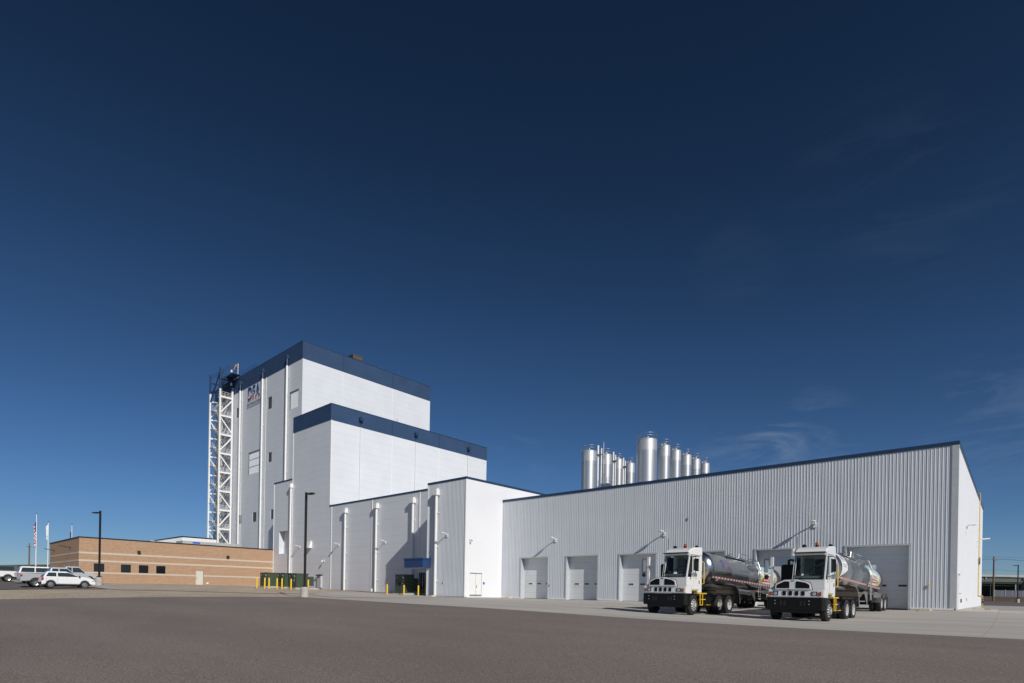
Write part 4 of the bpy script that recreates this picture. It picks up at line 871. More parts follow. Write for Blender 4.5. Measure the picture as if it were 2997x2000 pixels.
flagpole(-112.2, 16.8, 10.75, 'white flagpole with a limp red and white striped flag, tallest on the left', flag_mat(), 1.7, 2.6, 9.6, R(-60+90))
flagpole(-111.7, 18.3, 9.5, 'white flagpole with a limp plain white flag, beside the striped flag', M['flagwhite'], 1.6, 1.5, 9.2, R(-60+90))
flagpole(-115.2, 22.2, 9.6, 'flagpole with a dark blue flag sticking up behind the brick office roof', M['flagblue'], 1.1, 1.4, 8.6, R(-60+90))
# utility poles
def utility(x, y, h, label, rz, wires=None):
    z = H(x, y); P = thing('utility_pole', (x, y, z), label, 'utility pole', rz=rz, group='wooden utility poles')
    MB().tube((0, 0, -.5), (0, 0, h), .22, 12, .15).build('pole', M['wood'], P, smooth=True)
    MB().box(-.65, .65, -.32, -.19, h-.9, h-.72).build('crossarm', M['wood'], P)
    b = MB()
    for xx in (-.55, -.2, .2, .55): b.lathe([(.05, 0), (.09, .08), (.05, .16), (.09, .2), (0, .3)], 8, 'z', (xx, -.25, h-.72))
    b.build('insulator', M['jamb'], P)
utility(-4.0, 193.5, 11.1, 'wooden utility pole with crossarm at the right, before the long dark shed', R(48))
utility(-186.0, 26.4, 10.0, 'distant wooden utility pole on the left, before the green hill', R(40))
d = rt; lat = Vector((fw.x, fw.y, 0))
for i, (zz_, dn, sag) in enumerate(((11.4, 0.0, .9), (10.9, .8, 1.0), (10.8, -.8, 1.2), (8.2, 0, 1.6), (6.6, .4, 1.3), (5.2, 0, 1.0))):
    c = Vector((-4.0, 193.5, 0))+lat*dn; pts = []
    for s in np.linspace(-1, 1, 25):
        if s < 0: off = s*45
        else: off = s*75
        pts.append(tuple(c+d*off+Vector((0, 0, zz_-sag*(1-(abs(s)*2-1)**2)*.8))))
    o = MB().path(pts, .018, 5).build('power_line', M['black'])
    tag(o, ('topmost', 'second', 'third', 'fourth', 'fifth', 'lowest')[i]+' thin black overhead wire running past the right hand utility pole', 'power line', 'overhead wires at the right edge')

# ------------------------------------------------------------------ far sheds at the right
def campt(X, D): return (X*math.cos(TH)-D*math.sin(TH), X*math.sin(TH)+D*math.cos(TH))
c = campt(158, 172); P = thing('distant_shed', (c[0], c[1], 0), 'long low dark industrial shed with pale roof and green canopy edge, far right', 'shed', rz=TH)
MB().box(-30, 60, 0, 20, 0, 7.6).build('wall', M['farwall'], P); MB().box(-31, 61, -.5, 20.5, 7.6, 8.3).build('roof', M['farpale'], P)
MB().box(-29, 60, -9, -8.4, 5.9, 6.15).build('canopy_edge', M['fargreen'], P); MB().box(-29, 60, -8.9, -.1, 5.3, 5.88).build('canopy', M['fardark'], P)
MB().box(-29, 60, -6.0, -5.7, 4.7, 5.1).build('beam', M['farpale'], P)
for x in (-11, -3, 4.3, 12): MB().box(x-.12, x+.12, -8.7, -8.4, 1.5, 5.3).build('column', M['farpale' if x > 3 else 'fardark'], P)
MB().box(-12, -8, -3, -2.7, 1.5, 5.2).build('opening', M['fardark'], P)
for x, z in ((-9.6, 7.6), (3.5, 7.9)): MB().tube((x, -.3, z-1), (x, -.3, z+.9), .12, 8).build('roof_stack', M['jamb'], P)
c = campt(161, 160); P = thing('distant_fence', (c[0], c[1], 1.2), 'bluish grey mesh fence in front of the distant shed', 'fence', rz=TH)
MB().box(-8, 40, 0, .08, 0, 2.2).build('mesh_panel', M['fencegrey'], P)
for x in range(-8, 41, 3): MB().tube((x, -.05, -.3), (x, -.05, 2.4), .06, 6).build('post', M['jamb'], P)
c = campt(166.5, 163); P = thing('white_tank', (c[0], c[1], 2.5), 'white rounded tank at the far right edge, above the distant shed canopy', 'tank', rz=TH)
MB().lathe([(0, 5.2), (1.2, 5.0), (2.1, 4.3), (2.3, 3.5), (2.3, 0)], 24, 'z').build('shell', M['farpale'], P, smooth=True)
# earth bank
b = MB(); n = 50
for i in range(n+1):
    u = -45+i*2.6
    for (dd, z) in ((138, .15), (142, .5+.12*math.sin(i*1.3)), (146, 1.25+.15*math.sin(i*.9)), (150, 1.5+.1*math.sin(i*2.1)), (200, 1.5)):
        q = campt(150+u, dd); b.v.append((q[0], q[1], z))
b.f = [(i*5+j, (i+1)*5+j, (i+1)*5+j+1, i*5+j+1) for i in range(n) for j in range(4)]
tag(b.build('earth_bank', M['bank'], smooth=True), kind='structure')

#@@VEHICLES@@
# ------------------------------------------------------------------ vehicles
def wheel(P, x, y, r, w, s, rim='dish', rr=.57, hubm='rimalu', name='wheel'):
    """wheel with its axis along x; s = +1 when the outer face looks to +x"""
    z = r
    prof = [(r*rr, -w/2), (r*.90, -w/2), (r*.985, -w*.42), (r, -w*.36), (r, -w*.06), (r*.975, -w*.05), (r*.975, w*.0), (r, w*.01), (r, w*.36), (r*.985, w*.42), (r*.90, w/2), (r*rr, w/2)]
    t = MB().lathe([(a, b*s) for a, b in prof], 36, 'x', (x, y, z)).build(name, M['rubber'], P, smooth=True)
    e = w/2
    if rim == 'dish':   # deep dual rim
        pr = [(r*rr+.004, e*.98), (r*(rr-.04), e*.9), (r*(rr-.07), e*.1), (r*.24, e*.0), (r*.24, e*.35), (r*.12, e*.45), (0, e*.45)]
    elif rim == 'front':  # convex steer rim
        pr = [(r*rr+.004, e*.98), (r*(rr-.05), e*.92), (r*(rr-.10), e*.78), (r*.36, e*1.1), (r*.22, e*1.15), (r*.2, e*1.6), (r*.1, e*1.7), (0, e*1.7)]
    else:
        pr = [(r*rr+.004, e*.9), (r*(rr-.05), e*.7), (r*.2, e*.8), (0, e*.82)]
    ro = MB().lathe([(a, b*s) for a, b in pr], 30, 'x', (x, y, z)).build('rim', M[hubm], t, smooth=True, sharp=50)
    b = MB(); n = 10 if rim != 'car' else 0
    for i in range(n):
        a = 2*math.pi*i/n; rad = r*.43; q = (x+s*(e*.03 if rim == 'dish' else e*.95), y+rad*math.cos(a), z+rad*math.sin(a))
        b.tube(q, (q[0]+s*.03, q[1], q[2]), r*.062, 8)
    if n: b.build('hand_holes', M['black'], ro)
    b = MB()
    if rim != 'car':
        for i in range(10):
            a = 2*math.pi*(i+.5)/10; rad = r*.27; xx = x+s*(e*.3 if rim == 'dish' else e*1.1)
            b.tube((xx, y+rad*math.cos(a), z+rad*math.sin(a)), (xx+s*(.05 if rim == 'dish' else .09), y+rad*math.cos(a), z+rad*math.sin(a)), .02, 6)
        b.build('wheel_nuts', M['chrome'], ro)
    else:
        for i in range(7):
            a = 2*math.pi*i/7; d1 = .16
            for da in (-.17, .17): pass
            b.prism([(y+r*.50*math.cos(a-.20), z+r*.50*math.sin(a-.20)), (y+r*.50*math.cos(a+.20), z+r*.50*math.sin(a+.20)), (y+r*.2*math.cos(a+.16), z+r*.2*math.sin(a+.16)), (y+r*.2*math.cos(a-.16), z+r*.2*math.sin(a-.16))], x+s*(e*.79), x+s*(e*.83), 'x')
        b.build('rim_gaps', M['black'], ro)
    return t
def tractor(loc, rz, label):
    P = thing('terminal_tractor', loc, label, 'truck', rz=rz, group='white terminal tractors parked side by side')
    W_ = M['truckwhite']
    # bumper with wrapped corners
    q = MB().prism([(-1.22, -.45), (-1.22, -.78), (-1.12, -.98), (1.12, -.98), (1.22, -.78), (1.22, -.45)], .50, 1.10, 'z').build('bumper', M['black'], P, bevel=.02)
    b = MB()
    for x in (-.55, -.40, .28, .43): b.box(x-.045, x+.045, -.995, -.981, .72, .95)
    b.build('tow_slots', M['rubber'], q)
    b = MB()
    for x in (-.80, .62):
        for z in (.80, .95): b.tube((x, -.982, z), (x, -1.01, z), .03, 8)
    b.build('bolts', M['alu'], q)
    MB().box(-.9, .9, -.75, .1, .38, .62).build('front_crossmember', M['frameblk'], P)
    # fascia
    MB().prism([(-.95, 1.11), (-.97, 1.16), (-.95, 1.50), (-.62, 1.52), (-.62, 1.12)], -1.12, 1.20, 'x').build('fascia', W_, P, bevel=.02)
    for x in (-.42, -.16, .10, .36): MB().box(x-.075, x+.075, -.985, -.968, 1.20, 1.40).build('air_slot', M['black'], P, bevel=.01)
    for x in (-.80, .82):
        h = MB().box(x-.12, x+.12, -.985, -.966, 1.20, 1.39).build('headlight_bezel', M['black'], P, bevel=.02)
        MB().lathe([(0, -.012), (.05, -.010), (.085, 0)], 18, 'y', (x, -.99, 1.295)).build('headlight', M['lens'], h, smooth=True)
        xx = x+(.22 if x > 0 else -.22)
        MB().box(xx-.06, xx+.06, -.99, -.966, 1.19, 1.37).build('turn_signal', M['orange'], P, bevel=.015)
    MB().box(-.29, -.15, -.99, -.966, 1.45, 1.50).build('marker_light', M['orange'], P)
    # grille hood
    hood = [(-.84, 1.46), (-.81, 1.74), (-.42, 1.93), (.12, 1.95), (.64, 1.81), (.74, 1.46)]
    MB().prism([(-.02+(a+.02)*1.025, 1.46+(z-1.46)*1.03) for a, z in hood], -.958, -.60, 'y').build('hood_shade_rim', M['black'], P)  # black backing prism, a painted shadow outline round the raised hood
    hh_ = MB().prism([(a, z) for a, z in hood], -1.0, -.9, 'y').build('grille_hood', W_, P, bevel=.03)
    MB().prism([(-.75, 1.54), (-.73, 1.70), (-.42, 1.86), (-.24, 1.86), (-.20, 1.82), (-.20, 1.54)], -1.012, -.998, 'y').build('grille', M['black'], P, bevel=.012)
    MB().prism([(.06, 1.54), (.06, 1.82), (.11, 1.87), (.46, 1.80), (.62, 1.70), (.64, 1.54)], -1.012, -.998, 'y').build('grille', M['black'], P, bevel=.012)
    MB().box(-.14, .0, -1.012, -.998, 1.86, 1.90).build('badge', M['darksteel'], P, bevel=.01)
    MB().box(-1.05, -.11, -.55, .75, 1.12, 1.74).build('engine_cover', W_, P, bevel=.03)
    # cab
    x0, x1 = -.10, 1.22
    yf = lambda z: -.93+max(0, z-1.95)*.27          # raked windshield
    sil = [(-.93, 1.50), (-.93, 1.95), (yf(3.05), 3.05)]
    body = MB()
    # lower cab box
    body.prism([(-.93, 1.505), (-.93, 1.96), (.80, 1.96), (.80, 1.16), (.34, 1.16), (.34, 1.30), (-.30, 1.30), (-.38, 1.505)], x0, x1, 'x')
    body.build('cab', W_, P, bevel=.015)
    MB().box(.62, x1, -.9, -.36, 1.12, 1.30).box(.62, x1, -.9, -.36, 1.301, 1.504).build('side_skirt', W_, P)
    # pillars, rear wall, roof
    b = MB()
    def beam(p0, p1, w): b.bar(p0, p1, w)
    for x in (x0+.04, x1-.04): beam((x, yf(1.95)+.03, 1.94), (x, yf(3.1)+.03, 3.12), .09)
    b.box(x1-.055, x1, -.30, -.24, 1.96, 3.08); b.box(x1-.055, x1, .52, .80, 1.96, 3.10); b.box(x0, x0+.05, .30, .80, 1.96, 3.10)
    b.box(x0, x1, .75, .80, 1.96, 2.3); b.box(x0, x1, .75, .80, 2.9, 3.1)
    b.build('pillars', W_, P)
    MB().loft([[(x0, -.72, 3.08), (x1, -.72, 3.08), (x1, -.72, 3.22), (x0, -.72, 3.22)], [(x0, -.62, 3.08), (x1, -.62, 3.08), (x1, -.55, 3.36), (x0, -.55, 3.36)], [(x0, -.2, 3.08), (x1, -.2, 3.08), (x1, -.15, 3.50), (x0, -.15, 3.50)], [(x0, .85, 3.08), (x1, .85, 3.08), (x1, .85, 3.57), (x0, .85, 3.57)]]).build('roof', W_, P, bevel=.05, smooth=True, sharp=30)
    MB().box(x0-.02, x1-.02, -.90, -.66, 3.19, 3.215).build('sun_visor', M['black'], P)
    MB().quad((x0+.06, yf(1.98)-.004, 1.99), (x1-.06, yf(1.98)-.004, 1.99), (x1-.06, yf(3.06)-.004, 3.06), (x0+.06, yf(3.06)-.004, 3.06)).build('windshield', M['glass'], P)
    b = MB(); b.bar((x0+.05, yf(1.98)-.01, 1.99), (x1-.05, yf(1.98)-.01, 1.99), .035); b.bar((x0+.05, yf(3.06)-.01, 3.06), (x1-.05, yf(3.06)-.01, 3.06), .045)
    b.bar((x0+.06, yf(1.98)-.01, 1.98), (x0+.06, yf(3.06)-.01, 3.06), .035); b.bar((x1-.06, yf(1.98)-.01, 1.98), (x1-.06, yf(3.06)-.01, 3.06), .035); b.build('windshield_seal', M['black'], P)
    b = MB(); b.tube((.25, yf(2.05)-.03, 2.05), (.70, yf(2.5)-.03, 2.45), .012, 5); b.tube((-.02, yf(2.05)-.03, 2.05), (.3, yf(2.7)-.03, 2.7), .012, 5); b.build('wipers', M['black'], P)
    # quarter window and door
    MB().prism([(yf(2.1)+.10, 2.0), (-.33, 2.25), (-.33, 3.04), (yf(3.04)+.10, 3.04)], x1+.001, x1+.006, 'x').build('quarter_window', M['darkglass'], P)
    d = MB().box(x1+.002, x1+.03, -.22, .48, 1.32, 2.28).box(x1+.002, x1+.03, -.22, -.13, 2.28, 3.02).box(x1+.002, x1+.03, .40, .48, 2.28, 3.02).box(x1+.002, x1+.03, -.13, .40, 2.94, 3.02).build('door', W_, P, bevel=.01)
    MB().box(x1+.01, x1+.02, -.13, .40, 2.28, 2.94).build('door_window', M['glass'], d)
    MB().box(x1+.031, x1+.045, .38, .44, 1.62, 1.80).build('door_handle', M['black'], d)
    MB().lathe([(0, 0), (.10, .006)], 18, 'x', (x1+.032, .08, 2.08)).build('door_decal', M['decalgrey'], d)
    MB().box(x1+.032, x1+.036, -.10, .2, 1.86, 1.97).build('door_number', mat('pale_green_decal', (.55, .62, .45), .4), d)
    # far side window wall
    MB().box(x0, x0+.006, -.55, .30, 2.0, 3.04).build('side_window', M['glass'], P)
    MB().box(x0+.1, x1-.1, .70, .745, 2.3, 2.9).build('rear_window', M['glass'], P)
    # interior
    MB().box(x0+.1, x1-.1, -.85, -.62, 1.97, 2.12).build('dashboard', M['interiorlt'], P, bevel=.03)
    MB().box(.45, .95, .05, .55, 1.97, 2.25).box(.45, .95, .45, .58, 2.25, 2.95).build('seat', M['interior'], P, bevel=.04)
    b = MB(); c_ = Vector((.68, -.42, 2.33)); n = 18
    for i in range(n):
        a, a2 = 2*math.pi*i/n, 2*math.pi*(i+1)/n
        f_ = lambda t: tuple(c_+Vector((.22*math.cos(t), .10*math.sin(t), .20*math.sin(t))))
        b.tube(f_(a), f_(a2), .018, 5, cap=False)
    b.tube((.68, -.42, 2.33), (.68, -.65, 2.1), .025, 6); b.box(.48, .88, -.43, -.41, 2.32, 2.34); b.build('steering_wheel', M['interior'], P)
    MB().box(x0+.15, x0+.25, -.6, -.5, 2.1, 2.3).build('fan', M['interior'], P)
    MB().box(x0+.06, .38, .64, .69, 1.97, 3.0).build('rear_panel', M['interiorlt'], P)
    # beacons
    MB().tube((.62, .1, 3.50), (.62, .1, 3.60), .075, 12).build('beacon_base', M['black'], P)
    MB().lathe([(.068, 3.60), (.068, 3.71), (.04, 3.735), (0, 3.74)], 14, 'z', (.62, .1, 0)).build('beacon', M['orange'], P, smooth=True)
    for x, y in ((.12, .0), (1.08, .45)): MB().lathe([(.09, 3.50), (.09, 3.60), (.05, 3.64), (0, 3.65)], 12, 'z', (x, y, 0)).build('work_light', M['black'], P, smooth=True)
    MB().tube((x0+.03, -.4, 3.4), (x0+.03, -.38, 4.0), .008, 5).build('antenna', M['black'], P)
    # muffler and exhaust
    MB().box(-1.12, -.32, .78, 1.28, 1.5, 2.74).build('exhaust_box', M['black'], P, bevel=.05)
    MB().path([(-.66, 1.0, 2.7), (-.66, 1.0, 3.40), (-.66, 1.06, 3.50), (-.66, 1.22, 3.54)], .075, 10).build('exhaust_pipe', M['rimalu'], P, smooth=True)
    MB().path([(-.82, 1.0, 2.72), (-.82, .95, 2.95), (-.66, .9, 2.98), (-.52, .95, 2.9), (-.45, 1.0, 2.72)], .05, 8).build('muffler_loop', M['black'], P, smooth=True)
    # white corner post and mirrors
    MB().loft([[(-1.16, -.62, 1.50), (-.80, -.62, 1.50), (-.80, -.46, 1.50), (-1.16, -.46, 1.50)], [(-1.16, -.58, 1.75), (-1.0, -.58, 1.75), (-1.0, -.48, 1.75), (-1.16, -.48, 1.75)], [(-1.16, -.58, 2.0), (-1.04, -.58, 2.0), (-1.04, -.48, 2.0), (-1.16, -.48, 2.0)], [(-1.16, -.58, 3.05), (-1.04, -.58, 3.05), (-1.04, -.48, 3.05), (-1.16, -.48, 3.05)]]).build('intake_post', W_, P)
    b = MB().path([(-1.12, -.56, 2.25), (-1.42, -.62, 2.2), (-1.42, -.62, 2.95), (-1.18, -.60, 2.95)], .014, 6); mo = b.build('mirror_arm', M['black'], P)
    MB().box(-1.39, -1.24, -.66, -.60, 2.28, 2.86).build('mirror', M['chrome'], mo, bevel=.02)
    MB().lathe([(0, -.03), (.10, -.02), (.115, .02)], 14, 'y', (-1.32, -.64, 2.08)).build('convex_mirror', M['darksteel'], mo, smooth=True)
    b = MB().path([(x1, -.62, 3.0), (x1+.28, -.55, 2.98), (x1+.28, -.55, 2.12), (x1, -.6, 2.1)], .014, 6); mo = b.build('mirror_arm', M['black'], P)
    MB().box(x1+.18, x1+.34, -.58, -.53, 2.3, 2.88).build('mirror', M['darksteel'], mo, bevel=.02)
    MB().lathe([(0, -.03), (.11, -.02), (.12, .03)], 14, 'y', (x1+.22, -.56, 2.08)).build('convex_mirror', M['chrome'], mo, smooth=True)
    # yellow grab rail, steps
    MB().path([(x1-.02, .86, 1.62), (x1+.08, .88, 1.66), (x1+.08, .88, 2.76), (x1-.02, .86, 2.82)], .022, 8).build('grab_rail', M['yellow'], P, smooth=True)
    b = MB().box(.95, x1+.03, .36, 1.35, 1.10, 1.15).box(.95, x1+.02, -.34, .34, 1.27, 1.295)
    for y in (.62, .90): b.box(x1-.01, x1+.03, y-.02, y+.02, .50, 1.15)
    for z in (.51, .80): b.box(x1-.05, x1+.03, .60, .92, z-.015, z+.015)
    b.box(x1-.02, x1+.02, .92, 1.25, .79, .83)
    b.build('step_frame', M['yellow'], P)
    # chassis
    b = MB()
    for x in (-.43, .43): b.box(x-.045, x+.045, -.5, 5.2, .76, 1.05)
    b.box(-.43, .43, 5.1, 5.2, .78, 1.05); b.box(-.4, .4, -.3, 1.1, .55, 1.1); b.box(-.35, .35, 2.9, 5.0, .45, .8)
    for y in (3.15, 4.45): b.tube((-1.0, y, .52), (1.0, y, .52), .09, 8)
    b.tube((-1.0, 0, .50), (1.0, 0, .50), .07, 8)
    b.build('chassis', M['frameblk'], P)
    MB().box(.62, 1.10, 1.35, 2.35, .36, .98).build('fuel_tank', M['black'], P, bevel=.06)
    MB().box(-1.10, -.62, 1.2, 2.3, .40, 1.0).build('battery_box', M['black'], P, bevel=.03)
    MB().box(x1-.10, x1-.02, 1.55, 2.0, .50, .53).build('step_edge', M['yellow'], P)
    for y in (3.15, 4.45):
        for s in (-1, 1):
            b = MB(); pts = [(y+.62*math.cos(a), .55+.60*math.sin(a)) for a in np.linspace(R(20), R(160), 10)]; inn = [(y+.58*math.cos(a), .55+.56*math.sin(a)) for a in np.linspace(R(160), R(20), 10)]
            b.prism(pts+inn, s*.62 if s > 0 else -1.2, 1.2 if s > 0 else -.62, 'x'); b.build('fender', M['black'], P)
    for s in (-1, 1): MB().box(s*1.15-.04 if s > 0 else -1.19, 1.19 if s > 0 else -1.11, 2.25, 4.5, 1.06, 1.16).build('fender_rail', M['frameblk'], P)
    b = MB(); b.box(-.45, .45, 3.35, 4.35, 1.24, 1.32); b.box(-.4, -.25, 2.0, 3.9, 1.0, 1.22); b.box(.25, .4, 2.0, 3.9, 1.0, 1.22); b.tube((.0, 2.0, 1.0), (.0, 3.2, 1.2), .07, 8)
    b.build('fifth_wheel', M['frameblk'], P)
    b = MB()
    for i in range(4):
        p = [(.15*i-.2, .83, 2.2-.1*i)]
        for t in np.linspace(0, 1, 9): p.append((.15*i-.2+.1*math.sin(t*9), .83+t*1.1, 2.2-.1*i-.75*math.sin(t*math.pi)*.8-.5*t))
        b.path(p, .016, 5)
    b.build('air_lines', M['black'], P)
    MB().box(1.0, 1.2, 5.05, 5.09, .45, 1.0).box(-1.2, -1.0, 5.05, 5.09, .45, 1.0).build('mud_flap', M['rubber'], P)
    for s in (-1, 1):
        wheel(P, s*1.04, 0, .52, .28, s, 'front')
        for y in (3.15, 4.45): wheel(P, s*1.07, y, .52, .27, s, 'dish'); wheel(P, s*.73, y, .52, .27, s, 'car', hubm='black') if False else wheel(P, s*.735, y, .52, .27, s, 'dish')
    return P
TR, TC = .97, 2.00
def cyl_patch(y0, y1, a0, a1, r, n=10, k=1, fn=None):
    """patch on the tank's +x side; angles measured up from horizontal"""
    b = MB()
    for j in range(k+1):
        y = y0+(y1-y0)*j/k
        for i in range(n+1):
            a = R(a0+(a1-a0)*i/n); b.v.append((r*math.cos(a), y, TC+r*math.sin(a)))
    b.f = [(j*(n+1)+i, j*(n+1)+i+1, (j+1)*(n+1)+i+1, (j+1)*(n+1)+i) for j in range(k) for i in range(n)]
    return b
def cyl_poly(pts, r, sub=6):
    """polygon (y, angle deg) wrapped on the tank as a fan of narrow strips"""
    ys = sorted({p[0] for p in pts}); b = MB(); lo, hi = min(p[1] for p in pts), max(p[1] for p in pts); N_ = 22
    def span(a):
        xs = []
        for (y0, a0), (y1, a1) in zip(pts, pts[1:]+pts[:1]):
            if (a0-a)*(a1-a) <= 0 and a0 != a1: xs.append(y0+(y1-y0)*(a-a0)/(a1-a0))
        return (min(xs), max(xs)) if xs else None
    rows = []
    for i in range(N_+1):
        a = lo+(hi-lo)*min(max(i/N_, .001), .999); s_ = span(a)
        if s_: rows.append((a, s_))
    for a, (p, q) in rows:
        ra = R(a); b.v += [(r*math.cos(ra), p, TC+r*math.sin(ra)), (r*math.cos(ra), q, TC+r*math.sin(ra))]
    b.f = [(2*i, 2*i+1, 2*i+3, 2*i+2) for i in range(len(rows)-1)]
    return b
def cyl_text(txt, y0, h_deg, a_base, width, r, m, P, name='lettering', **kw):
    tm = text_mesh(txt, 1.0, 0.0, **kw); vx = [v[0] for v in tm.v]; vy = [v[1] for v in tm.v]
    sx = width/(max(vx)-min(vx)); sy = h_deg/(max(vy)-min(vy)); x_, y_ = min(vx), min(vy)
    # read left to right with y growing (towards the rear) as seen from +x
    tm.v = [(r*math.cos(R(a_base+(b-y_)*sy)), y0+(a-x_)*sx, TC+r*math.sin(R(a_base+(b-y_)*sy))) for a, b, c in tm.v]
    return tm.build(name, m, P)
def trailer(loc, rz, pitch, label, kind):
    P = thing('tank_trailer', loc, label, 'tank trailer', rz=0, group='stainless milk tank trailers'); P.rotation_euler = (-pitch, 0, rz)
    yf, yr = -11.35, 1.35
    hd = [(0, -.42), (.28, -.405), (.55, -.35), (.77, -.24), (.90, -.11), (.955, -.03), (TR, .02)]
    prof = [(r, yf+t) for r, t in hd]+[(TR, yf+.1), (TR+.01, yf+.12), (TR, yf+.16)]
    for y in (-8.4, -5.4, -2.4): prof += [(TR, y-.03), (TR+.004, y), (TR, y+.03)]
    prof += [(TR, yr-.16), (TR+.01, yr-.12), (TR, yr-.1)]+[(r, yr-t) for r, t in reversed(hd)]
    MB().lathe(prof, 64, 'y', (0, 0, TC)).build('tank', M['tank'], P, smooth=True, sharp=25)
    # reflective tape
    for (a_, c_) in (((yf+.25, yr-.25),) if kind == 1 else ((yf+.25, -3.55), (-3.15, yr-.25))):
        q = cyl_patch(a_, c_, -32.2, -26.2, TR+.012, 2, 1); q.build('reflective_tape', M['tape'], P)
        q = cyl_patch(a_, c_, -32.2, -26.2, TR+.012, 2, 1); q.v = [(-x, y, z) for x, y, z in q.v]; q.build('reflective_tape', M['tape'], P)
    # marker lamp plate
    q = cyl_patch(-10.5+ .15, -10.5+.42, -42, -27, TR+.02, 2).build('lamp_plate', M['decal'], P)
    MB().lathe([(0, .03), (.06, .02), (.07, 0)], 12, 'x', (TR*math.cos(R(-34))+.03, -10.2, TC+TR*math.sin(R(-34)))).build('marker_lamp', M['orange'], q, smooth=True)
    # upper coupler and shield
    MB().box(-.75, .75, -11.0, -8.9, .98, 1.12).build('coupler_plate', M['alu'], P)
    MB().loft([[(-.6, -10.9, 1.25), (.6, -10.9, 1.25), (.5, -10.9, 1.05), (-.5, -10.9, 1.05)], [(-.6, -8.6, 1.25), (.6, -8.6, 1.25), (.5, -8.6, 1.05), (-.5, -8.6, 1.05)]]).build('saddle', M['frameblk'], P)
    path = [(-9.9, 1.18), (-8.6, 1.17), (-8.15, 1.10), (-7.8, .93), (-7.55, .68), (-7.45, .40), (-7.42, .12)]
    b = MB()
    for (ya, za), (yb, zb) in zip(path, path[1:]):
        k = len(b.v); b.v += [(-1.12, ya, za), (1.12, ya, za), (1.12, yb, zb), (-1.12, yb, zb), (-1.12, ya+.03, za+.02), (1.12, ya+.03, za+.02), (1.12, yb+.03, zb+.02), (-1.12, yb+.03, zb+.02)]
        b.f += [(k, k+1, k+2, k+3), (k+4, k+7, k+6, k+5), (k+1, k+5, k+6, k+2), (k, k+3, k+7, k+4)]
    b.build('stone_shield', M['shield'], P, smooth=True)
    b = MB()
    for s in (-1, 1): b.path([(s*1.13, y, z+.01) for y, z in path], .022, 6)
    b.build('shield_edge', M['alu'], P)
    MB().tube((.55, -7.3, .95), (.55, -3.9, .93), .15, 14).tube((-.55, -7.3, .95), (-.55, -3.9, .93), .15, 14).build('hose_tube', M['alu'], P, smooth=True)
    # running gear
    b = MB()
    for x in (-.48, .48): b.box(x-.06, x+.06, -7.2, 1.5, .72, 1.0)
    for y in (-.66, .66): b.tube((-1.0, y, .52), (1.0, y, .52), .08, 8); b.box(-.62, -.42, y-.5, y+.5, .5, .7); b.box(.42, .62, y-.5, y+.5, .5, .7)
    for x in (-.6, .6): b.box(x-.06, x+.06, -6.3, -6.15, .18, 1.1)
    b.box(-.6, .6, -6.25, -6.2, .55, .62); b.box(-.9, .9, -3.2, -1.6, .62, 1.0)
    b.build('running_gear', M['frameblk'], P)
    MB().prism([(-5.3, 1.05), (-4.4, 1.05), (-4.35, .35)], 1.0, 1.03, 'x').build('side_plate', M['alu'], P)
    for s in (-1, 1):
        xa, xb = (.72, 1.22) if s > 0 else (-1.22, -.72)
        MB().box(xa, xb, -3.5, -1.25, 1.10, 1.13).box(xb-.02 if s > 0 else xa, xb if s > 0 else xa+.02, -3.5, -1.1, .88, 1.10).build('side_panel', M['alu'], P)
        for y in (-.66, .66):
            pts = [(y+.64*math.cos(a), .55+.60*math.sin(a)) for a in np.linspace(R(35) if y < 0 else R(0), R(180) if y < 0 else R(145), 12)]; inn = [(y+.62*math.cos(a), .55+.575*math.sin(a)) for a in np.linspace(R(180) if y < 0 else R(145), R(35) if y < 0 else R(0), 12)]
            MB().prism(pts+inn, xa, xb, 'x').build('fender', M['alu'], P)
            wheel(P, s*1.07, y, .52, .27, s, 'dish'); wheel(P, s*.735, y, .52, .27, s, 'dish')
        MB().box(xa, xb, 1.42, 1.45, .35, 1.0).build('mud_flap', M['rubber'], P)
    MB().box(-1.15, 1.15, 1.46, 1.56, .95, 1.2).build('rear_bumper', M['frameblk'], P)
    MB().box(.9, .98, -.1, -.04, 1.16, 1.26).build('tail_marker', M['red'], P)
    MB().box(1.12, 1.17, -4.46, -4.38, 1.02, 1.10).build('clearance_lamp', M['orange'], P)
    made = set(P.children)
    # ladder up the side and over
    b = MB()
    for y in (-3.95, -3.60): b.path([(1.10, y, .45), (1.10, y, 2.30), (.88, y, 2.80), (.35, y, 2.98)], .02, 6)
    for z in np.arange(.5, 2.35, .29): b.tube((1.10, -3.95, z), (1.10, -3.60, z), .016, 6)
    b.build('ladder', M['alu'], P)
    MB().box(-.30, .35, -7.4, -3.4, 2.80, 2.86).build('catwalk', M['alu'], P)
    b = MB()
    for x in (.33, -.28): b.path([(x, -7.3, 2.86), (x, -7.1, 3.0), (x, -6.6, 3.02)], .02, 6)
    b.path([(.36, -5.6, 2.84), (.36, -5.5, 3.16), (.36, -3.9, 3.16), (.60, -3.75, 3.05), (.95, -3.75, 2.75), (1.12, -3.78, 2.25)], .022, 6)
    b.path([(.36, -4.8, 2.84), (.36, -4.8, 3.16)], .02, 6)
    b.build('handrail', M['alu'], P)
    for y in (-6.6, -4.2): q = MB().lathe([(.32, 2.70), (.32, 2.90), (.28, 2.93), (0, 2.95)], 20, 'z', (-.05, y, 0)).build('manway', M['darksteel'], P, smooth=True); MB().tube((-.35, y+.2, 2.97), (.25, y-.2, 2.97), .03, 6).build('manway_handle', M['alu'], q)
    b = MB()
    for x, z, y in ((.55, 2.62, -5.0), (.72, 2.48, -4.8), (.62, 2.6, -4.45)): b.path([(x*.9, y, z), (x+.15, y+.1, z+.16), (x+.2, y+.35, z-.02)], .03, 6)
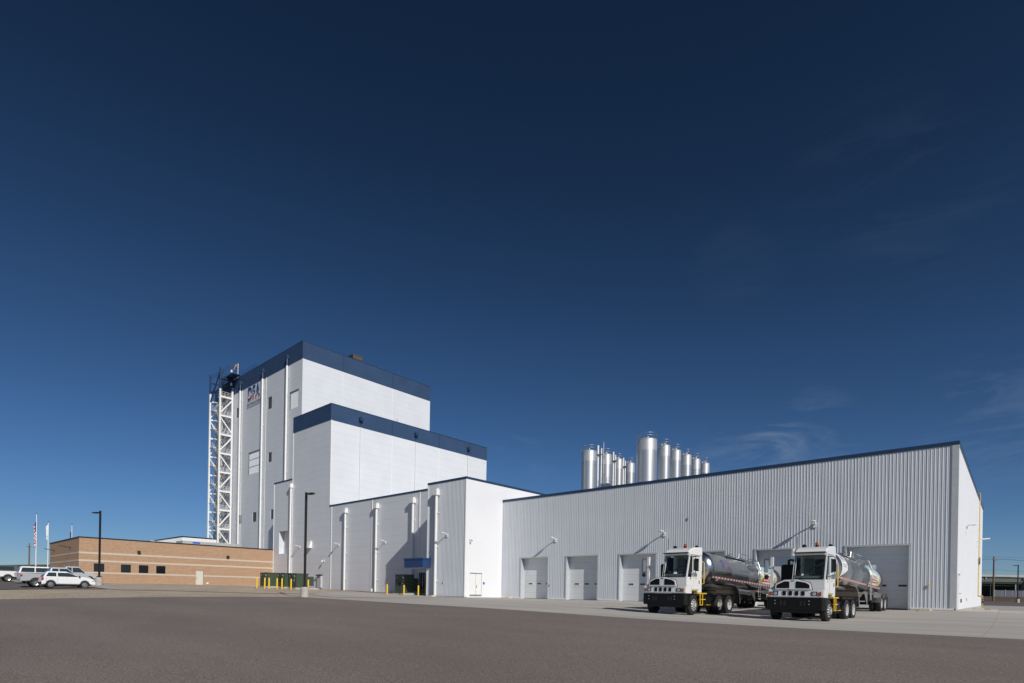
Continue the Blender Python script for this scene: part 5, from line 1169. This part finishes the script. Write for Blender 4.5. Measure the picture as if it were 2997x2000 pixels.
    b.path([(.9, -5.1, 2.3), (1.0, -4.6, 2.25), (1.0, -4.1, 2.2)], .02, 6)
    b.build('valve_piping', M['alu'], P)
    MB().tube((0, -8.9, 2.75), (0, -8.9, 2.9), .12, 12).tube((.05, -10.9, 2.74), (.05, -10.9, 2.86), .10, 12).build('vent_cap', M['darksteel'], P, smooth=True)
    for o_ in P.children:
        if o_ not in made: o_.location.z = .185
    # rear mural
    ra = TR+.006
    cyl_poly([(-3.45, 42), (-3.2, 10), (-3.35, -24), (-.35, -24), (.25, -8), (.42, 12), (.25, 34), (-.25, 50), (-2.9, 50)], ra).build('mural', M['muralpale'], P)
    cyl_poly([(-3.4, 46), (-3.35, 34), (-2.6, 26), (-1.3, 24), (-.1, 14), (.1, 30), (-.4, 46)], ra+.003).build('mural', M['skyblue'], P)
    cyl_poly([(-3.30, 8), (-3.33, -23), (-2.35, -23), (-2.6, -8), (-2.8, 6)], ra+.003).build('mural', M['muralgreen'], P)
    cyl_poly([(-1.2, -23.5), (-.55, -14), (-.25, 4), (-.1, 14), (.12, 6), (.02, -10), (-.38, -23.5)], ra+.004).build('mural', M['muralgreen'], P)
    cyl_poly([(-.30, -23), (.06, -8), (.20, 10), (.05, 34), (-.35, 48), (.0, 46), (.30, 30), (.42, 12), (.28, -8), (-.1, -23)], ra+.006).build('mural', M['muralpink'], P)
    cyl_poly([(-2.95, -17), (-2.65, -2), (-.62, -3.5), (-.48, -9), (-.70, -14.5)], ra+.008).build('mural_banner', M['muralred'], P)
    b = MB()
    for i, y in enumerate((-2.45, -2.15, -1.85, -1.55, -1.25, -1.0)): q = cyl_patch(y, y+.20, -12+i*.2, -7+i*.1, ra+.011, 2); k = len(b.v); b.v += q.v; b.f += [tuple(k+z for z in f) for f in q.f]
    b.build('banner_lettering', M['decal'], P)
    b = MB()
    for row, (a0_, a1_) in enumerate(((1, 4.5), (6.5, 11))):
        for y in np.arange(-2.4, -.75, .28): q = cyl_patch(y, y+.17, a0_, a1_, ra+.008, 2); k = len(b.v); b.v += q.v; b.f += [tuple(k+z for z in f) for f in q.f]
    b.build('mural_lettering', M['decalgrey'], P)
    if kind == 1:
        cyl_text('S', -9.95, 27, 10, .40, ra, M['decalblue'], P); cyl_text('W', -9.60, 35, 3, .52, ra+.002, M['decalred'], P); cyl_text('L', -9.12, 27, 10, .36, ra, M['decalblue'], P)
    else:
        cyl_poly([(-11.15, 62), (-10.9, 30), (-11.0, 0), (-11.05, -28), (-9.7, -3), (-9.55, 14), (-9.75, 38), (-9.9, 55)], ra).build('decal_panel', M['decal'], P)
        cyl_text('DFA', -10.65, 10, 33, .72, ra+.003, M['decalblue'], P)
        cyl_patch(-10.65, -9.95, 29, 32, ra+.003, 3).build('lettering', M['decalred'], P)
        for a_, hh2, y0_, y1_ in ((24, 2.4, -10.7, -9.8), (11, 3.2, -10.7, -9.75), (5, 2.6, -10.65, -9.8)):
            b = MB()
            for y in np.arange(y0_, y1_-.05, .11): q = cyl_patch(y, y+.075, a_, a_+hh2, ra+.003, 2); k = len(b.v); b.v += q.v; b.f += [tuple(k+z for z in f) for f in q.f]
            b.build('lettering', M['decalgrey'], P)
    return P
tractor((-7.32, 30.86, -.435), TH-R(47.0), 'white terminal tractor nearest the camera, parked before the rightmost garage doors')
tractor((-13.07, 29.66, -.335), TH-R(47.7), 'white terminal tractor on the left of the two, with the pale green door decal')
trailer((-7.18, 34.66+10.05, -.17), 0.0, R(1.95), 'polished tank trailer with a white pointed decal, coupled to the right hand tractor', 2)
trailer((-12.87, 33.45+10.05, -.15), 0.0, R(1.85), 'polished tank trailer with blue and red lettering, coupled to the left hand tractor', 1)

# ---- cars (x = right side, y = forward)
def car_common(P, paint, side, wheels, r, hw, rimm='alu', tyw=.22):
    """side: outline (y, z) of the lower body; arches cut out by dark discs behind the wheels"""
    for y in wheels:
        for s in (-1, 1):
            wheel(P, s*(hw-tyw/2-.02), y, r, tyw, s, 'car', rr=.66, hubm=rimm)
def arch_outline(base, wheels, r, zb):
    pts = []
    for y in wheels:
        pts.append([(y-(r+.07)*math.cos(a), r+(r+.07)*math.sin(a)) for a in np.linspace(R(-10), R(190), 13)])
    out = [(base[0], zb)]
    for p in pts: out += [q for q in p if q[1] >= zb] if True else []
    out.append((base[1], zb))
    return out
def car(name, loc, label, cat, paint, L0, L1, wb, r, hw, belt, top, low, arches=.30, bed=None, rz=0, capm=None, roofpaint=None, rails=False):
    P = thing(name, loc, label, cat, rz=rz, group='cars and pickups in the left parking lot')
    bot = arch_outline((-L0, wb+L1), (0, wb), r, arches)
    MB().prism(bot+low, -hw, hw, 'x').build('body', M[paint], P, bevel=.045)
    MB().box(-hw+.06, hw-.06, -.9*min(L0, .5), wb+L1*.6, arches-.08, arches+.35).build('underbody', M['black'], P)
    g = top  # (y_rear_bottom, y_rear_top, y_front_top, y_front_bottom, z_top)
    a0, a1, a2, a3, zt = g; zb = belt; wt = hw-.20; wb_ = hw-.05
    MB().loft([[(-wb_, a0, zb-.05), (wb_, a0, zb-.05), (wb_, a3, zb-.05), (-wb_, a3, zb-.05)], [(-wt, a1, zt-.04), (wt, a1, zt-.04), (wt, a2, zt-.04), (-wt, a2, zt-.04)], [(-wt+.1, a1+.12, zt), (wt-.1, a1+.12, zt), (wt-.1, a2-.15, zt), (-wt+.1, a2-.15, zt)]]).build('cabin', M[roofpaint or paint], P, bevel=.07)
    def sp(s, y_u, v, e=.008):   # point on the cabin side: y by lerp, v height 0..1
        return (s*((wb_)*(1-v)+(wt)*v+e), y_u, zb-.05+(zt-.04-zb+.05)*v)
    v0, v1 = .12, .86
    ya = lambda v: a0+(a1-a0)*v; yb = lambda v: a3+(a2-a3)*v
    L_ = ya(.5); R_ = yb(.5); mid = g[1]+(g[2]-g[1])*.47
    for s in (-1, 1):
        for (p, q) in (((lambda v: ya(v)+.14), (lambda v: mid-.05)), ((lambda v: mid+.05), (lambda v: yb(v)-.12))):
            MB().quad(sp(s, p(v0), v0), sp(s, q(v0), v0), sp(s, q(v1), v1), sp(s, p(v1), v1)).build('side_window', M['carglass'], P)
    e = .012
    MB().quad((-wb_+.12, yb(.1)+e, zb), (wb_-.12, yb(.1)+e, zb), (wt-.05, yb(.9)+e, zt-.1), (-wt+.05, yb(.9)+e, zt-.1)).build('windshield', M['carglass'], P)
    MB().quad((-wb_+.12, ya(.15)-e, zb+.02), (wb_-.12, ya(.15)-e, zb+.02), (wt-.05, ya(.9)-e, zt-.12), (-wt+.05, ya(.9)-e, zt-.12)).build('rear_window', M['carglass'], P)
    for s in (-1, 1):
        xa, xb = (hw-.13, hw+.012) if s > 0 else (-hw-.012, -hw+.13)
        MB().box(xa, xb, -L0-.012, -L0+.16, belt-.30, belt-.06).build('tail_light', M['red'], P, bevel=.02)
        MB().box(xa, xb, wb+L1-.30, wb+L1-.02, belt-.38, belt-.24).build('headlight', M['lens'], P, bevel=.02)
        MB().box(s*(hw+.02)-(.0 if s > 0 else .14), s*(hw+.02)+(.14 if s > 0 else 0), a3-.42, a3-.30, belt, belt+.13).build('side_mirror', M['black'], P, bevel=.02)
    b = MB()
    for s in (-1, 1):
        for y in (mid, ya(0)+.25): b.box(s*(hw+.001)-.003, s*(hw+.001)+.003, y-.006, y+.006, arches+.1, belt-.05)
    b.build('door_seam', M['black'], P)
    MB().box(-hw+.1, hw-.1, -L0-.04, -L0+.02, arches+.03, arches+.23).box(-hw+.1, hw-.1, wb+L1-.02, wb+L1+.03, arches, arches+.25).build('bumper', M['alu' if cat == 'pickup' else 'black'], P, bevel=.02)
    car_common(P, paint, None, (0, wb), r, hw)
    return P
X_, Y_ = -59.5, 10.0
c1 = car('hatchback', (-60.37, 10.0, H(-60.4, 11)+.03), 'white compact hatchback parked nearest, at the front of the row', 'hatchback', 'carwhite', .66, .83, 2.53, .315, .87, .98, (-.56, -.25, 1.25, 2.45, 1.47),
    [(3.36, .42), (3.34, .66), (3.12, .86), (2.45, 1.0), (-.45, 1.02), (-.62, .86), (-.66, .5)])
c2 = car('pickup', (-67.0, 9.9, H(-67, 11)+.03), 'silver crew cab pickup parked behind the white hatchback', 'pickup', 'silver', 1.15, .95, 3.56, .40, 1.0, 1.22, (1.05, 1.22, 2.55, 3.30, 1.92),
    [(4.50, .62), (4.48, 1.0), (4.2, 1.14), (3.2, 1.24), (1.05, 1.22), (1.04, 1.24), (-1.1, 1.30), (-1.15, 1.2)], arches=.52)
MB().box(-.85, .85, -1.0, .95, 1.29, 1.325).build('bed_cover', M['black'], c2)
c3 = car('suv', (-76.0, 10.6, H(-76, 11)+.03), 'white station wagon seen above the silver pickup bed', 'suv', 'carwhite', .95, .9, 2.85, .36, .95, 1.18, (-.80, -.62, 2.0, 2.9, 1.82),
    [(3.72, .55), (3.70, .90), (3.4, 1.06), (2.85, 1.2), (-.85, 1.2), (-.95, 1.05)], arches=.42)
c4 = car('pickup', (-85.0, 9.96, H(-85, 11)+.03), 'white pickup with a dark grey bed cap and cab roof, leftmost vehicle in the lot', 'pickup', 'carwhite', 1.25, .95, 3.65, .40, 1.0, 1.22, (1.20, 1.32, 2.7, 3.45, 1.95),
    [(4.6, .62), (4.58, 1.0), (4.3, 1.12), (3.4, 1.22), (1.05, 1.22), (-1.2, 1.25), (-1.25, 1.1)], arches=.52, roofpaint='greytruckcap')
cp = MB().loft([[(-.95, -1.22, 1.235), (.95, -1.22, 1.235), (.95, .92, 1.235), (-.95, .92, 1.235)], [(-.82, -1.0, 1.93), (.82, -1.0, 1.93), (.82, .90, 1.93), (-.82, .90, 1.93)]]).build('bed_cap', M['greytruckcap'], c4, bevel=.04)
for s in (-1, 1): MB().quad((s*.945, -.85, 1.38), (s*.945, .55, 1.38), (s*.865, .55, 1.80), (s*.865, -.85, 1.80)).build('cap_window', M['carglass'], cp)
c5 = car('pickup', (-79.5, 13.4, H(-79.5, 13.5)+.03), 'pale pickup whose cab top shows between the silver pickup and the hatchback', 'pickup', 'silver', 1.15, .95, 3.56, .40, 1.0, 1.22, (1.05, 1.22, 2.55, 3.30, 1.95),
    [(4.50, .62), (4.48, 1.0), (4.2, 1.14), (3.2, 1.24), (1.05, 1.22), (1.04, 1.24), (-1.1, 1.30), (-1.15, 1.2)], arches=.52)
